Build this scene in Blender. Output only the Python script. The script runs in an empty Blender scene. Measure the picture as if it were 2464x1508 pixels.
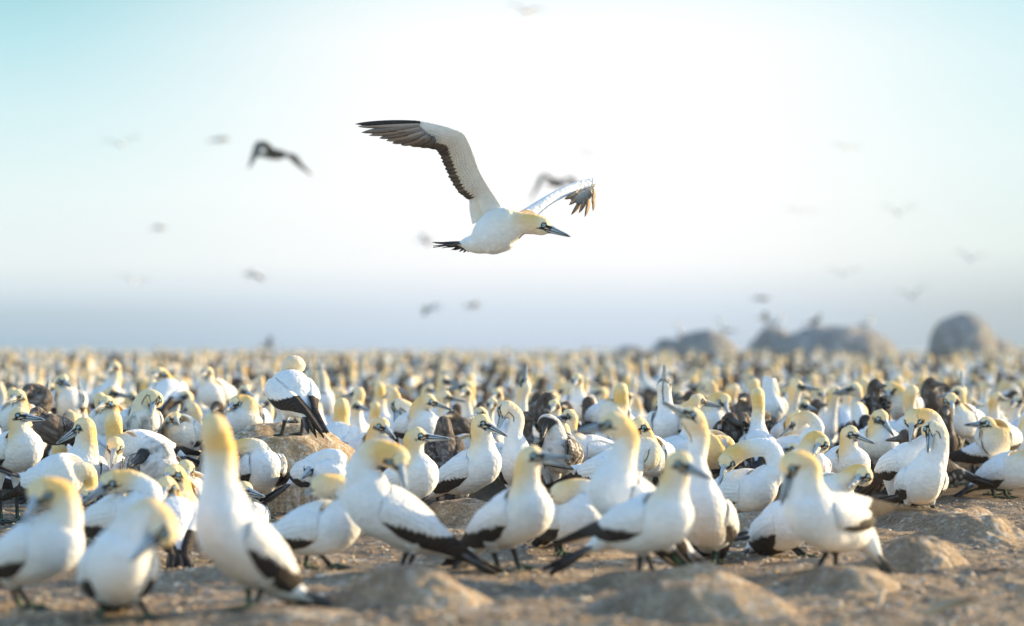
import bpy, math, random
import numpy as np
from math import radians, sin, cos, pi, sqrt, exp
random.seed(7); rng = np.random.default_rng(11)
sc = bpy.context.scene
col = sc.collection

# ------------------------------------------------------------------ camera
# coordinates measured on a 2464 x 1508 view of the photograph: focal length FP, horizon line YH, camera 1 m up
FP, CX, YH = 85/36*2464, 1232.0, 838.0
cam = bpy.data.cameras.new('camera'); co = bpy.data.objects.new('camera', cam); col.objects.link(co)
co.location = (0, 0, 1.0); co.rotation_euler = (radians(90), 0, 0)
cam.lens = 85; cam.sensor_width = 36; cam.shift_y = 84/2464
cam.clip_start = 0.1; cam.clip_end = 20000
cam.dof.use_dof = True; cam.dof.focus_distance = 14.1; cam.dof.aperture_fstop = 1.12
sc.camera = co
# ------------------------------------------------------------------ light
SUN_EL, SUN_AZ = 15.0, 62.0            # degrees; azimuth clockwise from +Y (view direction)
EXPO = 1.37
sc.view_settings.view_transform = 'Standard'; sc.view_settings.look = 'None'
sc.view_settings.gamma = 1; sc.view_settings.exposure = EXPO
sc.view_settings.use_curve_mapping = False
w = bpy.data.worlds.new('World'); sc.world = w; w.use_nodes = True
nt = w.node_tree; N = nt.nodes; L = nt.links
for n in list(N): N.remove(n)
def nd(t, **k):
    n = N.new(t)
    for a, b in k.items(): setattr(n, a, b)
    return n
def mth(op, a, b=None, c=None, clamp=False):
    n = nd('ShaderNodeMath', operation=op, use_clamp=clamp)
    for i, v in enumerate((a, b, c)):
        if v is None: continue
        if isinstance(v, (int, float)): n.inputs[i].default_value = v
        else: L.new(v, n.inputs[i])
    return n.outputs[0]
def s2l(c):
    return tuple(((v/255)/12.92 if v/255 < .04045 else ((v/255+.055)/1.055)**2.4) for v in c)
def wramp(fac, stops, k):
    r = nd('ShaderNodeValToRGB'); el = r.color_ramp.elements
    r.color_ramp.interpolation = 'LINEAR'
    for i, (p, c) in enumerate(stops):
        e = el[i] if i < 2 else el.new(p)
        e.position = p; e.color = (*[v*k for v in c], 1)
    L.new(fac, r.inputs[0]); return r.outputs[0]
out = nd('ShaderNodeOutputWorld'); bg = nd('ShaderNodeBackground'); bg.inputs[1].default_value = 0.15
sky = nd('ShaderNodeTexSky', sky_type='NISHITA', sun_disc=False)
sky.sun_elevation = radians(SUN_EL); sky.sun_rotation = radians(SUN_AZ)
sky.air_density = 1.3; sky.dust_density = 1.0; sky.ozone_density = 3.0
tc = nd('ShaderNodeTexCoord'); sx = nd('ShaderNodeSeparateXYZ'); L.new(tc.outputs['Generated'], sx.inputs[0])
yy = mth('MAXIMUM', sx.outputs[1], 0.02)
az = mth('DIVIDE', sx.outputs[0], yy); el_ = mth('DIVIDE', sx.outputs[2], yy)
ef = mth('DIVIDE', el_, 0.16, clamp=True)
K = 1/(2**EXPO)/0.15
edge_l = wramp(ef, [(0, s2l((166,191,208))), (1, s2l((156,212,223))), (.09, s2l((186,205,218))), (.15, s2l((214,228,236))), (.22, s2l((232,242,243))), (.4, s2l((232,248,248))), (.62, s2l((214,242,246))), (.8, s2l((188,231,239)))], 1)
edge_r = wramp(ef, [(0, s2l((168,186,194))), (1, s2l((190,234,242))), (.10, s2l((182,195,201))), (.26, s2l((222,236,234))), (.5, s2l((226,246,246))), (.75, s2l((216,243,247)))], 1)
cent = wramp(ef, [(0, s2l((192,209,228))), (1, s2l((234,251,255))), (.10, s2l((212,226,240))), (.22, s2l((251,253,255))), (.4, (1.05,1.05,1.05)), (.8, (1.05,1.05,1.05))], 1)
def wmix(f, a, b):
    m = nd('ShaderNodeMix', data_type='RGBA'); L.new(f, m.inputs[0]); L.new(a, m.inputs[6]); L.new(b, m.inputs[7]); return m.outputs[2]
side = mth('GREATER_THAN', az, 0.02)
edge = wmix(side, edge_l, edge_r)
g = nd('ShaderNodeMapRange', interpolation_type='SMOOTHSTEP'); L.new(mth('ABSOLUTE', mth('SUBTRACT', az, 0.02)), g.inputs[0])
g.inputs[1].default_value = 0.03; g.inputs[2].default_value = 0.232; g.inputs[3].default_value = 0; g.inputs[4].default_value = 1
cust = wmix(g.outputs[0], cent, edge)
vm = nd('ShaderNodeVectorMath', operation='SCALE'); L.new(cust, vm.inputs[0]); vm.inputs[3].default_value = K
# the bright hazy bank over the sea, fading into the clear sky overhead and to the sides
m1 = nd('ShaderNodeMapRange', interpolation_type='SMOOTHSTEP'); L.new(mth('ABSOLUTE', az), m1.inputs[0])
m1.inputs[1].default_value = 0.3; m1.inputs[2].default_value = 0.9; m1.inputs[3].default_value = 1; m1.inputs[4].default_value = 0
m2 = nd('ShaderNodeMapRange', interpolation_type='SMOOTHSTEP'); L.new(el_, m2.inputs[0])
m2.inputs[1].default_value = 0.17; m2.inputs[2].default_value = 0.5; m2.inputs[3].default_value = 1; m2.inputs[4].default_value = 0
msk = mth('MULTIPLY', mth('MULTIPLY', m1.outputs[0], m2.outputs[0]), mth('GREATER_THAN', sx.outputs[1], 0.02))
fin = wmix(msk, sky.outputs[0], vm.outputs[0])
L.new(fin, bg.inputs[0]); L.new(bg.outputs[0], out.inputs[0])
sl = bpy.data.lights.new('sun', 'SUN'); so = bpy.data.objects.new('sun', sl); col.objects.link(so)
sl.energy = 3.7; sl.angle = radians(0.5); sl.color = (1.0, 0.73, 0.38)
so.rotation_euler = (radians(90-SUN_EL), 0, radians(180-SUN_AZ))

# ------------------------------------------------------------------ helpers
def W(x, y, Y, d=0.0):
    D = Y + d
    return np.array([(x-CX)*D/FP, D, 1-(y-YH)*D/FP])
def sst(a, b, x):
    t = np.clip((np.asarray(x, float)-a)/(b-a), 0, 1); return t*t*(3-2*t)
def _h(i, j, k):
    n = (i*73856093) ^ (j*19349663) ^ (k*83492791)
    n = (n ^ (n >> 13))*1274126177 & 0x7fffffff
    n = (n ^ (n >> 16)) & 0xffff
    return n/65535.0
def vnoise(p):
    f = np.floor(p).astype(np.int64); t = p-f; t = t*t*(3-2*t); r = 0
    for a in (0, 1):
        for b in (0, 1):
            for c in (0, 1):
                wgt = (t[:, 0] if a else 1-t[:, 0])*(t[:, 1] if b else 1-t[:, 1])*(t[:, 2] if c else 1-t[:, 2])
                r = r + wgt*_h(f[:, 0]+a, f[:, 1]+b, f[:, 2]+c)
    return r
def fbm(p, s, o=3):
    r, a, tot = 0, 1, 0
    for i in range(o):
        r = r+a*vnoise(p*s*2**i+i*17.3); tot += a; a *= .5
    return r/tot
def nrm(v):
    v = np.asarray(v, float); return v/(np.linalg.norm(v, axis=-1, keepdims=True)+1e-12)
def mix(a, b, t):
    a = np.asarray(a, float); b = np.asarray(b, float); t = np.asarray(t, float)[..., None]
    return a*(1-t)+b*t

class Acc:
    def __init__(s): s.v = []; s.f = []; s.c = []; s.n = 0
    def add(s, v, f, c):
        v = np.asarray(v, float); c = np.asarray(c, float)
        if c.ndim == 1: c = np.tile(c, (len(v), 1))
        if c.shape[1] == 3: c = np.hstack([c, np.full((len(v), 1), .85)])
        s.v.append(v); s.c.append(c)
        for q in f:
            q = np.asarray(q, int)
            if len(q): s.f.append(q+s.n)
        s.n += len(v)
    def arrays(s): return np.vstack(s.v), s.f, np.vstack(s.c)
def mesh_from(name, v, fl, c, mat, smooth=True):
    me = bpy.data.meshes.new(name)
    me.vertices.add(len(v)); me.vertices.foreach_set('co', np.ascontiguousarray(v, dtype=np.float32).ravel())
    q = [f for f in fl if f.shape[1] == 4]; t = [f for f in fl if f.shape[1] == 3]
    nq = sum(len(f) for f in q); ntri = sum(len(f) for f in t)
    loops = np.concatenate([f.ravel() for f in q+t]).astype(np.int32)
    starts = np.concatenate([np.arange(nq)*4, nq*4+np.arange(ntri)*3]).astype(np.int32)
    me.loops.add(len(loops)); me.loops.foreach_set('vertex_index', loops)
    me.polygons.add(nq+ntri); me.polygons.foreach_set('loop_start', starts)
    me.polygons.foreach_set('use_smooth', np.full(nq+ntri, smooth))
    me.update(calc_edges=True); me.validate()
    if c is not None:
        at = me.color_attributes.new('Col', 'FLOAT_COLOR', 'POINT')
        at.data.foreach_set('color', np.ascontiguousarray(c, dtype=np.float32).ravel())
    me.materials.append(mat); return me
def put(name, me, loc=(0, 0, 0), rz=0.0, sc_=1.0, label=None, cat=None, group=None, kind=None):
    o = bpy.data.objects.new(name, me); col.objects.link(o); o.location = loc; o.rotation_euler = (0, 0, rz); o.scale = (sc_,)*3
    if label: o['label'] = label
    if cat: o['category'] = cat
    if group: o['group'] = group
    if kind: o['kind'] = kind
    return o
def grid_faces(nr, nc, wrap=False):
    i = np.arange(nr-1)[:, None]; j = np.arange(nc if wrap else nc-1)[None, :]; j2 = (j+1) % nc
    return np.stack([i*nc+j, i*nc+j2, (i+1)*nc+j2, (i+1)*nc+j], -1).reshape(-1, 4)

# ------------------------------------------------------------------ materials
def material(name):
    m = bpy.data.materials.new(name); m.use_nodes = True
    t = m.node_tree; b = t.nodes['Principled BSDF']; return m, t, b
def N_(t, ty, **k):
    n = t.nodes.new(ty)
    for a, b in k.items(): setattr(n, a, b)
    return n
def noise_node(t, scale, detail=4, rough=.6, vec=None):
    n = N_(t, 'ShaderNodeTexNoise'); n.inputs['Scale'].default_value = scale; n.inputs['Detail'].default_value = detail
    n.inputs['Roughness'].default_value = rough
    if vec is not None: t.links.new(vec, n.inputs['Vector'])
    return n
def plumage():
    m, t, b = material('plumage')
    a = N_(t, 'ShaderNodeAttribute', attribute_name='Col')
    tcn = N_(t, 'ShaderNodeTexCoord')
    n1 = noise_node(t, 22, 5, .65, tcn.outputs['Object'])
    r = N_(t, 'ShaderNodeMapRange'); r.inputs[1].default_value = .3; r.inputs[2].default_value = .7; r.inputs[3].default_value = .90; r.inputs[4].default_value = 1.04
    t.links.new(n1.outputs[0], r.inputs[0])
    mx = N_(t, 'ShaderNodeVectorMath', operation='SCALE'); t.links.new(a.outputs['Color'], mx.inputs[0]); t.links.new(r.outputs[0], mx.inputs[3])
    t.links.new(mx.outputs[0], b.inputs['Base Color']); t.links.new(a.outputs['Alpha'], b.inputs['Roughness'])
    b.inputs['Specular IOR Level'].default_value = .25
    b.inputs['Sheen Weight'].default_value = .03; b.inputs['Sheen Roughness'].default_value = .5
    vo = N_(t, 'ShaderNodeTexVoronoi'); vo.inputs['Scale'].default_value = 42; vo.inputs['Randomness'].default_value = .8
    t.links.new(tcn.outputs['Object'], vo.inputs['Vector'])
    n2 = noise_node(t, 130, 3, .6, tcn.outputs['Object'])
    bp = N_(t, 'ShaderNodeBump'); bp.inputs['Strength'].default_value = .35; bp.inputs['Distance'].default_value = .006
    t.links.new(n2.outputs[0], bp.inputs['Height'])
    bp2 = N_(t, 'ShaderNodeBump'); bp2.inputs['Strength'].default_value = .4; bp2.inputs['Distance'].default_value = .012
    t.links.new(vo.outputs[0], bp2.inputs['Height']); t.links.new(bp.outputs[0], bp2.inputs['Normal'])
    t.links.new(bp2.outputs[0], b.inputs['Normal'])
    return m
def earth(name, cols, streak=False, big=1.2, bump=.05, crowd_shade=False):
    m, t, b = material(name)
    tcn = N_(t, 'ShaderNodeTexCoord'); vec = tcn.outputs['Object']
    n1 = noise_node(t, big, 6, .62, vec); n2 = noise_node(t, 9, 6, .7, vec); n3 = noise_node(t, 55, 5, .7, vec)
    rp = N_(t, 'ShaderNodeValToRGB'); e = rp.color_ramp.elements
    for i, (p, c) in enumerate(cols[0]):
        q = e[i] if i < 2 else e.new(p)
        q.position = p; q.color = (*c, 1)
    ad = N_(t, 'ShaderNodeMath', operation='MULTIPLY_ADD'); t.links.new(n2.outputs[0], ad.inputs[0]); ad.inputs[1].default_value = .5
    h = N_(t, 'ShaderNodeMath', operation='MULTIPLY'); t.links.new(n1.outputs[0], h.inputs[0]); h.inputs[1].default_value = .55
    t.links.new(h.outputs[0], ad.inputs[2]); t.links.new(ad.outputs[0], rp.inputs[0])
    # guano crust
    geo = N_(t, 'ShaderNodeNewGeometry'); sp = N_(t, 'ShaderNodeSeparateXYZ'); t.links.new(geo.outputs['Normal'], sp.inputs[0])
    n4 = noise_node(t, 5.5 if streak else 3.5, 7, .75, vec)
    mp = None
    if streak:
        mp = N_(t, 'ShaderNodeMapping'); mp.inputs['Scale'].default_value = (1, 1, .13); t.links.new(vec, mp.inputs[0])
        n5 = noise_node(t, 26, 6, .8, mp.outputs[0])
    mr = N_(t, 'ShaderNodeMapRange'); mr.inputs[1].default_value = cols[2]; mr.inputs[2].default_value = cols[2]+.08
    if streak:
        av = N_(t, 'ShaderNodeMath', operation='MULTIPLY_ADD'); t.links.new(n5.outputs[0], av.inputs[0]); av.inputs[1].default_value = .68
        hh = N_(t, 'ShaderNodeMath', operation='MULTIPLY'); t.links.new(n4.outputs[0], hh.inputs[0]); hh.inputs[1].default_value = .32
        t.links.new(hh.outputs[0], av.inputs[2]); t.links.new(av.outputs[0], mr.inputs[0])
    else: t.links.new(n4.outputs[0], mr.inputs[0])
    mx = N_(t, 'ShaderNodeMix', data_type='RGBA'); t.links.new(mr.outputs[0], mx.inputs[0]); t.links.new(rp.outputs[0], mx.inputs[6]); mx.inputs[7].default_value = (*cols[1], 1)
    fs = N_(t, 'ShaderNodeMapRange'); fs.inputs[1].default_value = .35; fs.inputs[2].default_value = .65; fs.inputs[3].default_value = .60; fs.inputs[4].default_value = 1.35
    t.links.new(n3.outputs[0], fs.inputs[0])
    sca = N_(t, 'ShaderNodeVectorMath', operation='SCALE'); t.links.new(mx.outputs[2], sca.inputs[0]); t.links.new(fs.outputs[0], sca.inputs[3])
    if crowd_shade:  # soil darkened with distance: painted shade in the gaps between crowded birds
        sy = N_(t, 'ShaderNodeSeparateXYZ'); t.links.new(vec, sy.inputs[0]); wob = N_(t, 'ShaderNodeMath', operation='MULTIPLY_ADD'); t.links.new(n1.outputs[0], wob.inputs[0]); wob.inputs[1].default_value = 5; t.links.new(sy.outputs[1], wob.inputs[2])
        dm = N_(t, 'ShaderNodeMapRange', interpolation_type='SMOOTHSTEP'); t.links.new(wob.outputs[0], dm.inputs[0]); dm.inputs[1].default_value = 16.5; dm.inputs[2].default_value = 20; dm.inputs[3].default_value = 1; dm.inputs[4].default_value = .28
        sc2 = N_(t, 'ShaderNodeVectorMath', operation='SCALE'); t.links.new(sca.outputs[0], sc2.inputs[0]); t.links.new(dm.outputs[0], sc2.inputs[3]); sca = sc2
    t.links.new(sca.outputs[0], b.inputs['Base Color']); b.inputs['Roughness'].default_value = .95; b.inputs['Specular IOR Level'].default_value = .15
    b1 = N_(t, 'ShaderNodeBump'); b1.inputs['Strength'].default_value = .8; b1.inputs['Distance'].default_value = bump
    t.links.new((n5 if streak else n2).outputs[0], b1.inputs['Height'])
    b2 = N_(t, 'ShaderNodeBump'); b2.inputs['Strength'].default_value = .7; b2.inputs['Distance'].default_value = .012
    t.links.new(n3.outputs[0], b2.inputs['Height']); t.links.new(b1.outputs[0], b2.inputs['Normal']); t.links.new(b2.outputs[0], b.inputs['Normal'])
    return m
M_PL = plumage()
M_GR = earth('trodden_soil', ([(.3, (.085, .063, .046)), (.70, (.48, .37, .25)), (.45, (.19, .145, .105)), (.56, (.32, .245, .17))], (.58, .52, .44), .56), crowd_shade=True)
M_MD = earth('crusted_mound', ([(.3, (.15, .105, .07)), (.72, (.54, .41, .27)), (.5, (.33, .245, .165))], (.64, .58, .50), .52), streak=True, big=2.5, bump=.03)
M_BO = earth('boulder_crust', ([(.3, (.30, .20, .11)), (.72, (.70, .54, .36)), (.5, (.48, .35, .22))], (.76, .71, .63), .49), streak=True, big=2.5, bump=.045)
M_MF = earth('far_mound', ([(.3, (.14, .14, .135)), (.72, (.34, .33, .31)), (.5, (.23, .225, .215))], (.46, .45, .43), .52), streak=False)
def attr_mat(name, rough=.9):
    m, t, b = material(name); a = N_(t, 'ShaderNodeAttribute', attribute_name='Col')
    t.links.new(a.outputs['Color'], b.inputs['Base Color']); b.inputs['Roughness'].default_value = rough; return m
M_ST = attr_mat('small_stone')

# ------------------------------------------------------------------ colours
WHITE = np.array([.785, .805, .815]); CREAM = np.array([.84, .69, .42]); OCHRE = np.array([.84, .53, .17])
BLACK = np.array([.014, .012, .013]); BRN = np.array([.055, .042, .034]); BILL = np.array([.40, .46, .50]); GREEN = np.array([.09, .24, .12])

# ------------------------------------------------------------------ lofting
def hermite(P, n):
    P = np.asarray(P, float); d = np.linalg.norm(np.diff(P[:, :3], axis=0), axis=1); d = np.maximum(d, 1e-4)**.6
    T = np.concatenate([[0], np.cumsum(d)]); m = np.zeros_like(P)
    for i in range(1, len(P)-1):
        h0, h1 = T[i]-T[i-1], T[i+1]-T[i]; s0, s1 = (P[i]-P[i-1])/h0, (P[i+1]-P[i])/h1
        m[i] = (s0*h1+s1*h0)/(h0+h1)
    m[0] = (P[1]-P[0])/(T[1]-T[0]); m[-1] = (P[-1]-P[-2])/(T[-1]-T[-2])
    outp = []
    for i in range(len(P)-1):
        k = n; u = np.linspace(0, 1, k, endpoint=(i == len(P)-2))[:, None]; h = T[i+1]-T[i]
        outp.append((2*u**3-3*u**2+1)*P[i]+(u**3-2*u**2+u)*h*m[i]+(-2*u**3+3*u**2)*P[i+1]+(u**3-u**2)*h*m[i+1])
    return np.vstack(outp)
def frames(C, up0):
    T = nrm(np.gradient(C, axis=0)); U = np.zeros_like(T)
    u = up0-np.dot(up0, T[0])*T[0]; U[0] = u/(np.linalg.norm(u)+1e-9)
    for i in range(1, len(C)):
        u = U[i-1]-np.dot(U[i-1], T[i])*T[i]; U[i] = u/(np.linalg.norm(u)+1e-9)
    return T, U
def tube(acc, pts, rad, nseg, per, colr, rough=None, flat=1.0, up=(0, 0, 1)):
    P = np.hstack([np.asarray(pts, float), np.asarray(rad, float)[:, None]]); Q = hermite(P, per)
    C = Q[:, :3]; r = np.maximum(Q[:, 3], 5e-4); T, U = frames(C, np.array(up, float)+1e-3); S = np.cross(T, U)
    th = np.arange(nseg)*2*pi/nseg
    V = C[:, None]+r[:, None, None]*(np.cos(th)[None, :, None]*U[:, None]*flat+np.sin(th)[None, :, None]*S[:, None])
    nr = len(C); cc = colr(np.repeat(np.linspace(0, 1, nr), nseg), V.reshape(-1, 3), np.tile(th, nr)) if callable(colr) else np.tile(colr, (nr*nseg, 1))
    acc.add(V.reshape(-1, 3), [grid_faces(nr, nseg, True)[:, ::-1]], cc)
def blade(acc, a, b, wdt, nrm_, c0, c1, thick=.0016, n=7, bend=0.0, shape=.7, tint=None):
    a = np.asarray(a, float); b = np.asarray(b, float); t = nrm(b-a); nn = np.asarray(nrm_, float); nn = nrm(nn-np.dot(nn, t)*t); s = np.cross(t, nn)
    u = np.linspace(0, 1, n); ln = np.linalg.norm(b-a)
    wd = wdt*np.minimum(1, (np.sin(np.clip(u*1.02, 0, 1)*pi*.92+.25))**shape); wd[-1] = wdt*.05
    cen = a+(b-a)*u[:, None]+nn*(bend*ln*4*u*(1-u))[:, None]
    rows = []
    for k, (sv, nv) in enumerate(((1, 0), (0, 1), (-1, 0), (0, -1))):
        rows.append(cen+s*(sv*wd)[:, None]+nn*(nv*(thick+.12*wd*(nv > 0)))[:, None])
    V = np.stack(rows, 1).reshape(-1, 3); cc = np.repeat(mix(np.tile(c0, (n, 1)), np.tile(c1, (n, 1)), u), 4, axis=0)
    acc.add(V, [grid_faces(n, 4, True), np.array([[0, 1, 2, 3]])[:, ::-1], np.array([[4*(n-1)+i for i in range(4)]])], cc)

def bird(acc, R, C, neck, head, bill, feet=None, s=1.12, kind='adult', q=1.0, tail=None, wp=0.0, wout=0.0, wings=True, openb=0.0, twist=None, seed=0, girth=1.0, fan=.22, nk=1.0, groundz=None, legs=True, yel=1.0):
    """one gannet, every key point in world metres; q = mesh density"""
    R, C, head, bill = [np.asarray(v, float) for v in (R, C, head, bill)]; neck = [np.asarray(v, float) for v in neck]
    ax = nrm(C-R); Lb = np.linalg.norm(C-R); b = nrm(bill-head)
    ht = .165*s
    g = girth
    P = []
    def ap(p, wd, h): P.append([*p, wd*s, h*s])
    zu_ = np.array([0, 0, 1.0]); tdn = -ax-.12*zu_ if tail is None else np.asarray(tail, float)-R
    tl = .34*s if tail is None else min(max(np.linalg.norm(tdn), .30*s), .46*s); tdn = nrm(tdn)
    ap(R+tdn*.15*s, .010, .006); ap(R+tdn*.105*s, .025, .018); ap(R+tdn*.065*s, .043*g, .036*g); ap(R, .062*g, .058*g); ap(R+(C-R)*.33, .094*g, .094*g); ap(R+(C-R)*.68, .106*g, .110*g); ap(C, .096*g, .100*g)
    m = C+(neck[0]-C)*.52; ap(m, .072*nk, .076*nk)
    for i, p in enumerate(neck): ap(p, (.052 if i == 0 else .0435)*nk, (.054 if i == 0 else .046)*nk)
    ihc = len(P); ap(head, .0445, .0490)
    for f, wd, h in ((.026, .0385, .0425), (.043, .0280, .0305), (.056, .0195, .0225), (.075, .0155, .0185), (.105, .0115, .0140), (.14, .0075, .0088), (.158, .0045, .0055), (.167, .0012, .0014)):
        drop = .0035*max(0, (f-.12)/.045)**2
        ap(head+b*f*s, wd, h)
    Q = hermite(P, 24); Cn = Q[:, :3]; arc = np.concatenate([[0], np.cumsum(np.linalg.norm(np.diff(Cn, axis=0), axis=1))])
    ah = arc[24*ihc]
    sp = []; x = 0.0
    while x < arc[-1]:
        sp.append(x); x += (.0036 if x > ah-.01 else .011)*s/q*(1 if q > .6 or x < ah else .8)
    sp.append(arc[-1]); sp = np.array(sp)
    Q = np.stack([np.interp(sp, arc, Q[:, k]) for k in range(5)], 1); Cn = Q[:, :3]; wd = np.maximum(Q[:, 3], .0008); hh = np.maximum(Q[:, 4], .0008)
    zup = np.array([0, 0, 1.0])
    T, U = frames(Cn, zup - .15*ax)
    ihead = int(np.searchsorted(sp, ah)); Uh = U[-1]
    if twist is None:
        if abs(b[2]) < .80:
            want = nrm(zup-np.dot(zup, b)*b); ang = math.atan2(np.dot(np.cross(Uh, want), T[-1]), np.dot(Uh, want))
        else: ang = 0.0
    else: ang = twist
    a0 = np.searchsorted(sp, ah-.30*s); ramp = sst(sp[a0], ah-.01, sp)*ang
    S = np.cross(T, U); U2 = U*np.cos(ramp)[:, None]+S*np.sin(ramp)[:, None]; S2 = np.cross(T, U2)
    nseg = max(8, int(44*q)); th = np.arange(nseg)*2*pi/nseg; ct, st = np.cos(th), np.sin(th)
    # slightly flattened belly/back for the trunk, dished bill culmen
    V = Cn[:, None]+(hh[:, None]*ct)[..., None]*U2[:, None]+(wd[:, None]*st)[..., None]*S2[:, None]
    V = V.reshape(-1, 3); nr = len(Cn); dist = np.repeat(ah-sp, nseg); ctt = np.tile(ct, nr)
    lump = (fbm(V+seed*3.1, 11/s, 3)-.5)*.016*s*np.repeat(sst(.02, -.03, sp-ah), nseg); ctr = np.repeat(Cn, nseg, 0)
    V = V+nrm(V-ctr)*lump[:, None]
    # colours -----------------------------------------------------------
    nz = fbm(V+seed, 30, 3); n2 = fbm(V*1.0+seed*2, 90, 2)
    if kind == 'adult':
        yf = sst(.235*s, .055*s, dist+.05*(nz-.5)+.075*s*np.clip(-ctt, 0, 1))*yel
        yc = mix(np.tile(CREAM, (len(V), 1)), np.tile(OCHRE, (len(V), 1)), np.clip(sst(-.02, .04, dist)*sst(.17*s, .06*s, dist)*(.75+.25*ctt)+.10, 0, 1))
        c = mix(np.tile(WHITE, (len(V), 1)), yc, yf*(.78+.22*ctt))
        belly = sst(.2, -.8, ctt)*sst(.3*s, .45*s, dist); c = mix(c, np.tile([.62, .55, .47], (len(V), 1)), belly*.5*(.4+nz))  # dirty belly, deepened to paint in the shading of the underside
        dirt = sst(.56, .72, fbm(V+seed*5, 6, 4))*sst(.22*s, .4*s, dist); c = mix(c, np.tile([.55, .47, .37], (len(V), 1)), dirt*.35)
        fc = BLACK; billc = BILL
    elif kind == 'dark':
        sp_ = (n2 > .62)*sst(.0, .1, dist)
        c = mix(np.tile(BRN*.8, (len(V), 1)), np.tile(BRN*1.9, (len(V), 1)), nz); c = mix(c, np.tile([.42, .40, .38], (len(V), 1)), sp_*.55)
        bl = sst(-.1, -.9, ctt)*sst(.35*s, .5*s, dist); c = mix(c, np.tile([.5, .47, .43], (len(V), 1)), bl*.5*(n2 > .45)); fc = BRN*.6; billc = np.array([.09, .085, .08])
    elif kind == 'brown':
        c = mix(np.tile(BRN*1.0, (len(V), 1)), np.tile(BRN*2.6, (len(V), 1)), sst(.3, .7, nz)); c = mix(c, np.tile([.36, .33, .30], (len(V), 1)), (n2 > .60)*.5); fc = BRN*.6; billc = np.array([.10, .09, .085])
    elif kind == 'moult':
        pt = sst(.52, .60, fbm(V+seed, 24, 3))*sst(.1*s, .25*s, dist)
        yf = sst(.25*s, .08*s, dist); c = mix(np.tile(WHITE, (len(V), 1)), np.tile(CREAM*.98, (len(V), 1)), yf); c = mix(c, np.tile(BRN, (len(V), 1)), pt*.9); fc = BLACK; billc = BILL
    else:  # chick, white down with dark smudges
        c = mix(np.tile([.66, .64, .61], (len(V), 1)), np.tile([.30, .29, .29], (len(V), 1)), sst(.56, .70, nz)*.8+.25*(n2 > .6)); fc = np.array([.03, .03, .032]); billc = np.array([.05, .05, .055])
    rough = np.full(len(V), .88)
    # face, in head axes
    hU = U2[-1]; hS = S2[-1]; rel = (V-head)/s; f = rel@b; v = rel@hU; sd = rel@hS
    near = np.repeat(sp > ah-.05*s, nseg)
    if q > .35:
        isb = near*sst(.050, .056, f+.25*np.abs(v+.002)-.10*np.clip(.008-np.abs(v-.0), 0, 1))
        c = mix(c, np.tile(billc, (len(V), 1)), isb*(1-0*f)); rough = rough*(1-isb)+.42*isb
        if kind in ('chick',):
            c = mix(c, np.tile(fc, (len(V), 1)), near*sst(.008, .022, f))
        ey, ez = .024, .009
        de = np.sqrt((f-ey)**2+(v-ez)**2)
        ln = lambda x0, z0, x1, z1, t: 1-sst(t*.6, t*1.3, np.abs(_seg(f, v, x0, z0, x1, z1)))
        side_ = near*(np.abs(sd) > .004)
        k = 1.0 if q > .8 else 1.25
        lores = np.maximum.reduce([ln(ey+.008, ez, .056, .006, .0078*k), ln(ey+.004, ez-.008, .012, -.010, .0055*k), 1-sst(.0135, .0160, de),
                                   ln(.000, -.014, .062, -.0045, .0034*k), ln(.062, -.0045, .160, -.0010, .0024*k), ln(.056, .0100, .150, .0034, .0020*k), ln(.045, .013, .062, .014, .0026*k), ln(.022, -.012, .062, -.018, .0026*k)])
        if kind in ('adult', 'moult'):
            c = mix(c, np.tile(BLACK, (len(V), 1)), side_*lores)
            c = mix(c, np.tile([.33, .52, .60], (len(V), 1)), side_*(1-sst(.0068, .0092, de))*(1 if q > .6 else .5))
            c = mix(c, np.tile(BLACK, (len(V), 1)), side_*(1-sst(.0022, .0038, de)))
            thr = (np.repeat(sp, nseg) > ah-.12*s)*(f < .06)*(ctt < -.992)*(1.0 if q > .6 else 0)
            c = mix(c, np.tile(BLACK, (len(V), 1)), thr*.95)
        elif kind != 'chick':
            c = mix(c, np.tile([.01, .01, .01], (len(V), 1)), side_*(1-sst(.006, .008, de)))
    else:
        isb = near*sst(.045, .06, f); c = mix(c, np.tile(billc*.8, (len(V), 1)), isb); lo = near*sst(.015, .03, f)*(1-isb)*(np.abs(v-.004) < .014)
        c = mix(c, np.tile(fc, (len(V), 1)), lo*.9)
    i0 = np.arange(nseg)
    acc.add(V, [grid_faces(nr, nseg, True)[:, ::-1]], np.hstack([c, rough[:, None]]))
    acc.add(np.vstack([V[:nseg], Cn[:1]]), [np.stack([i0, (i0+1) % nseg, np.full(nseg, nseg)], 1)], c[0])
    if openb > 0:
        p0 = head+b*.045*s-hU*.012*s; p1 = p0+(b*cos(openb)-hU*sin(openb))*.11*s
        tube(acc, [p0, (p0+p1)/2, p1], [.011*s, .008*s, .002*s], 10, 6, lambda u, V_, t_: mix(np.tile(BILL, (len(u), 1)), np.tile(BLACK, (len(u), 1)), (np.cos(t_) > .55)*.9))
    # wings ---------------------------------------------------------------
    U0 = nrm(zup-.15*ax-np.dot(zup-.15*ax, ax)*ax); S0 = np.cross(ax, U0)
    k = s*(.72+.28*min(1.25, Lb/(.33*s)))
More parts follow.
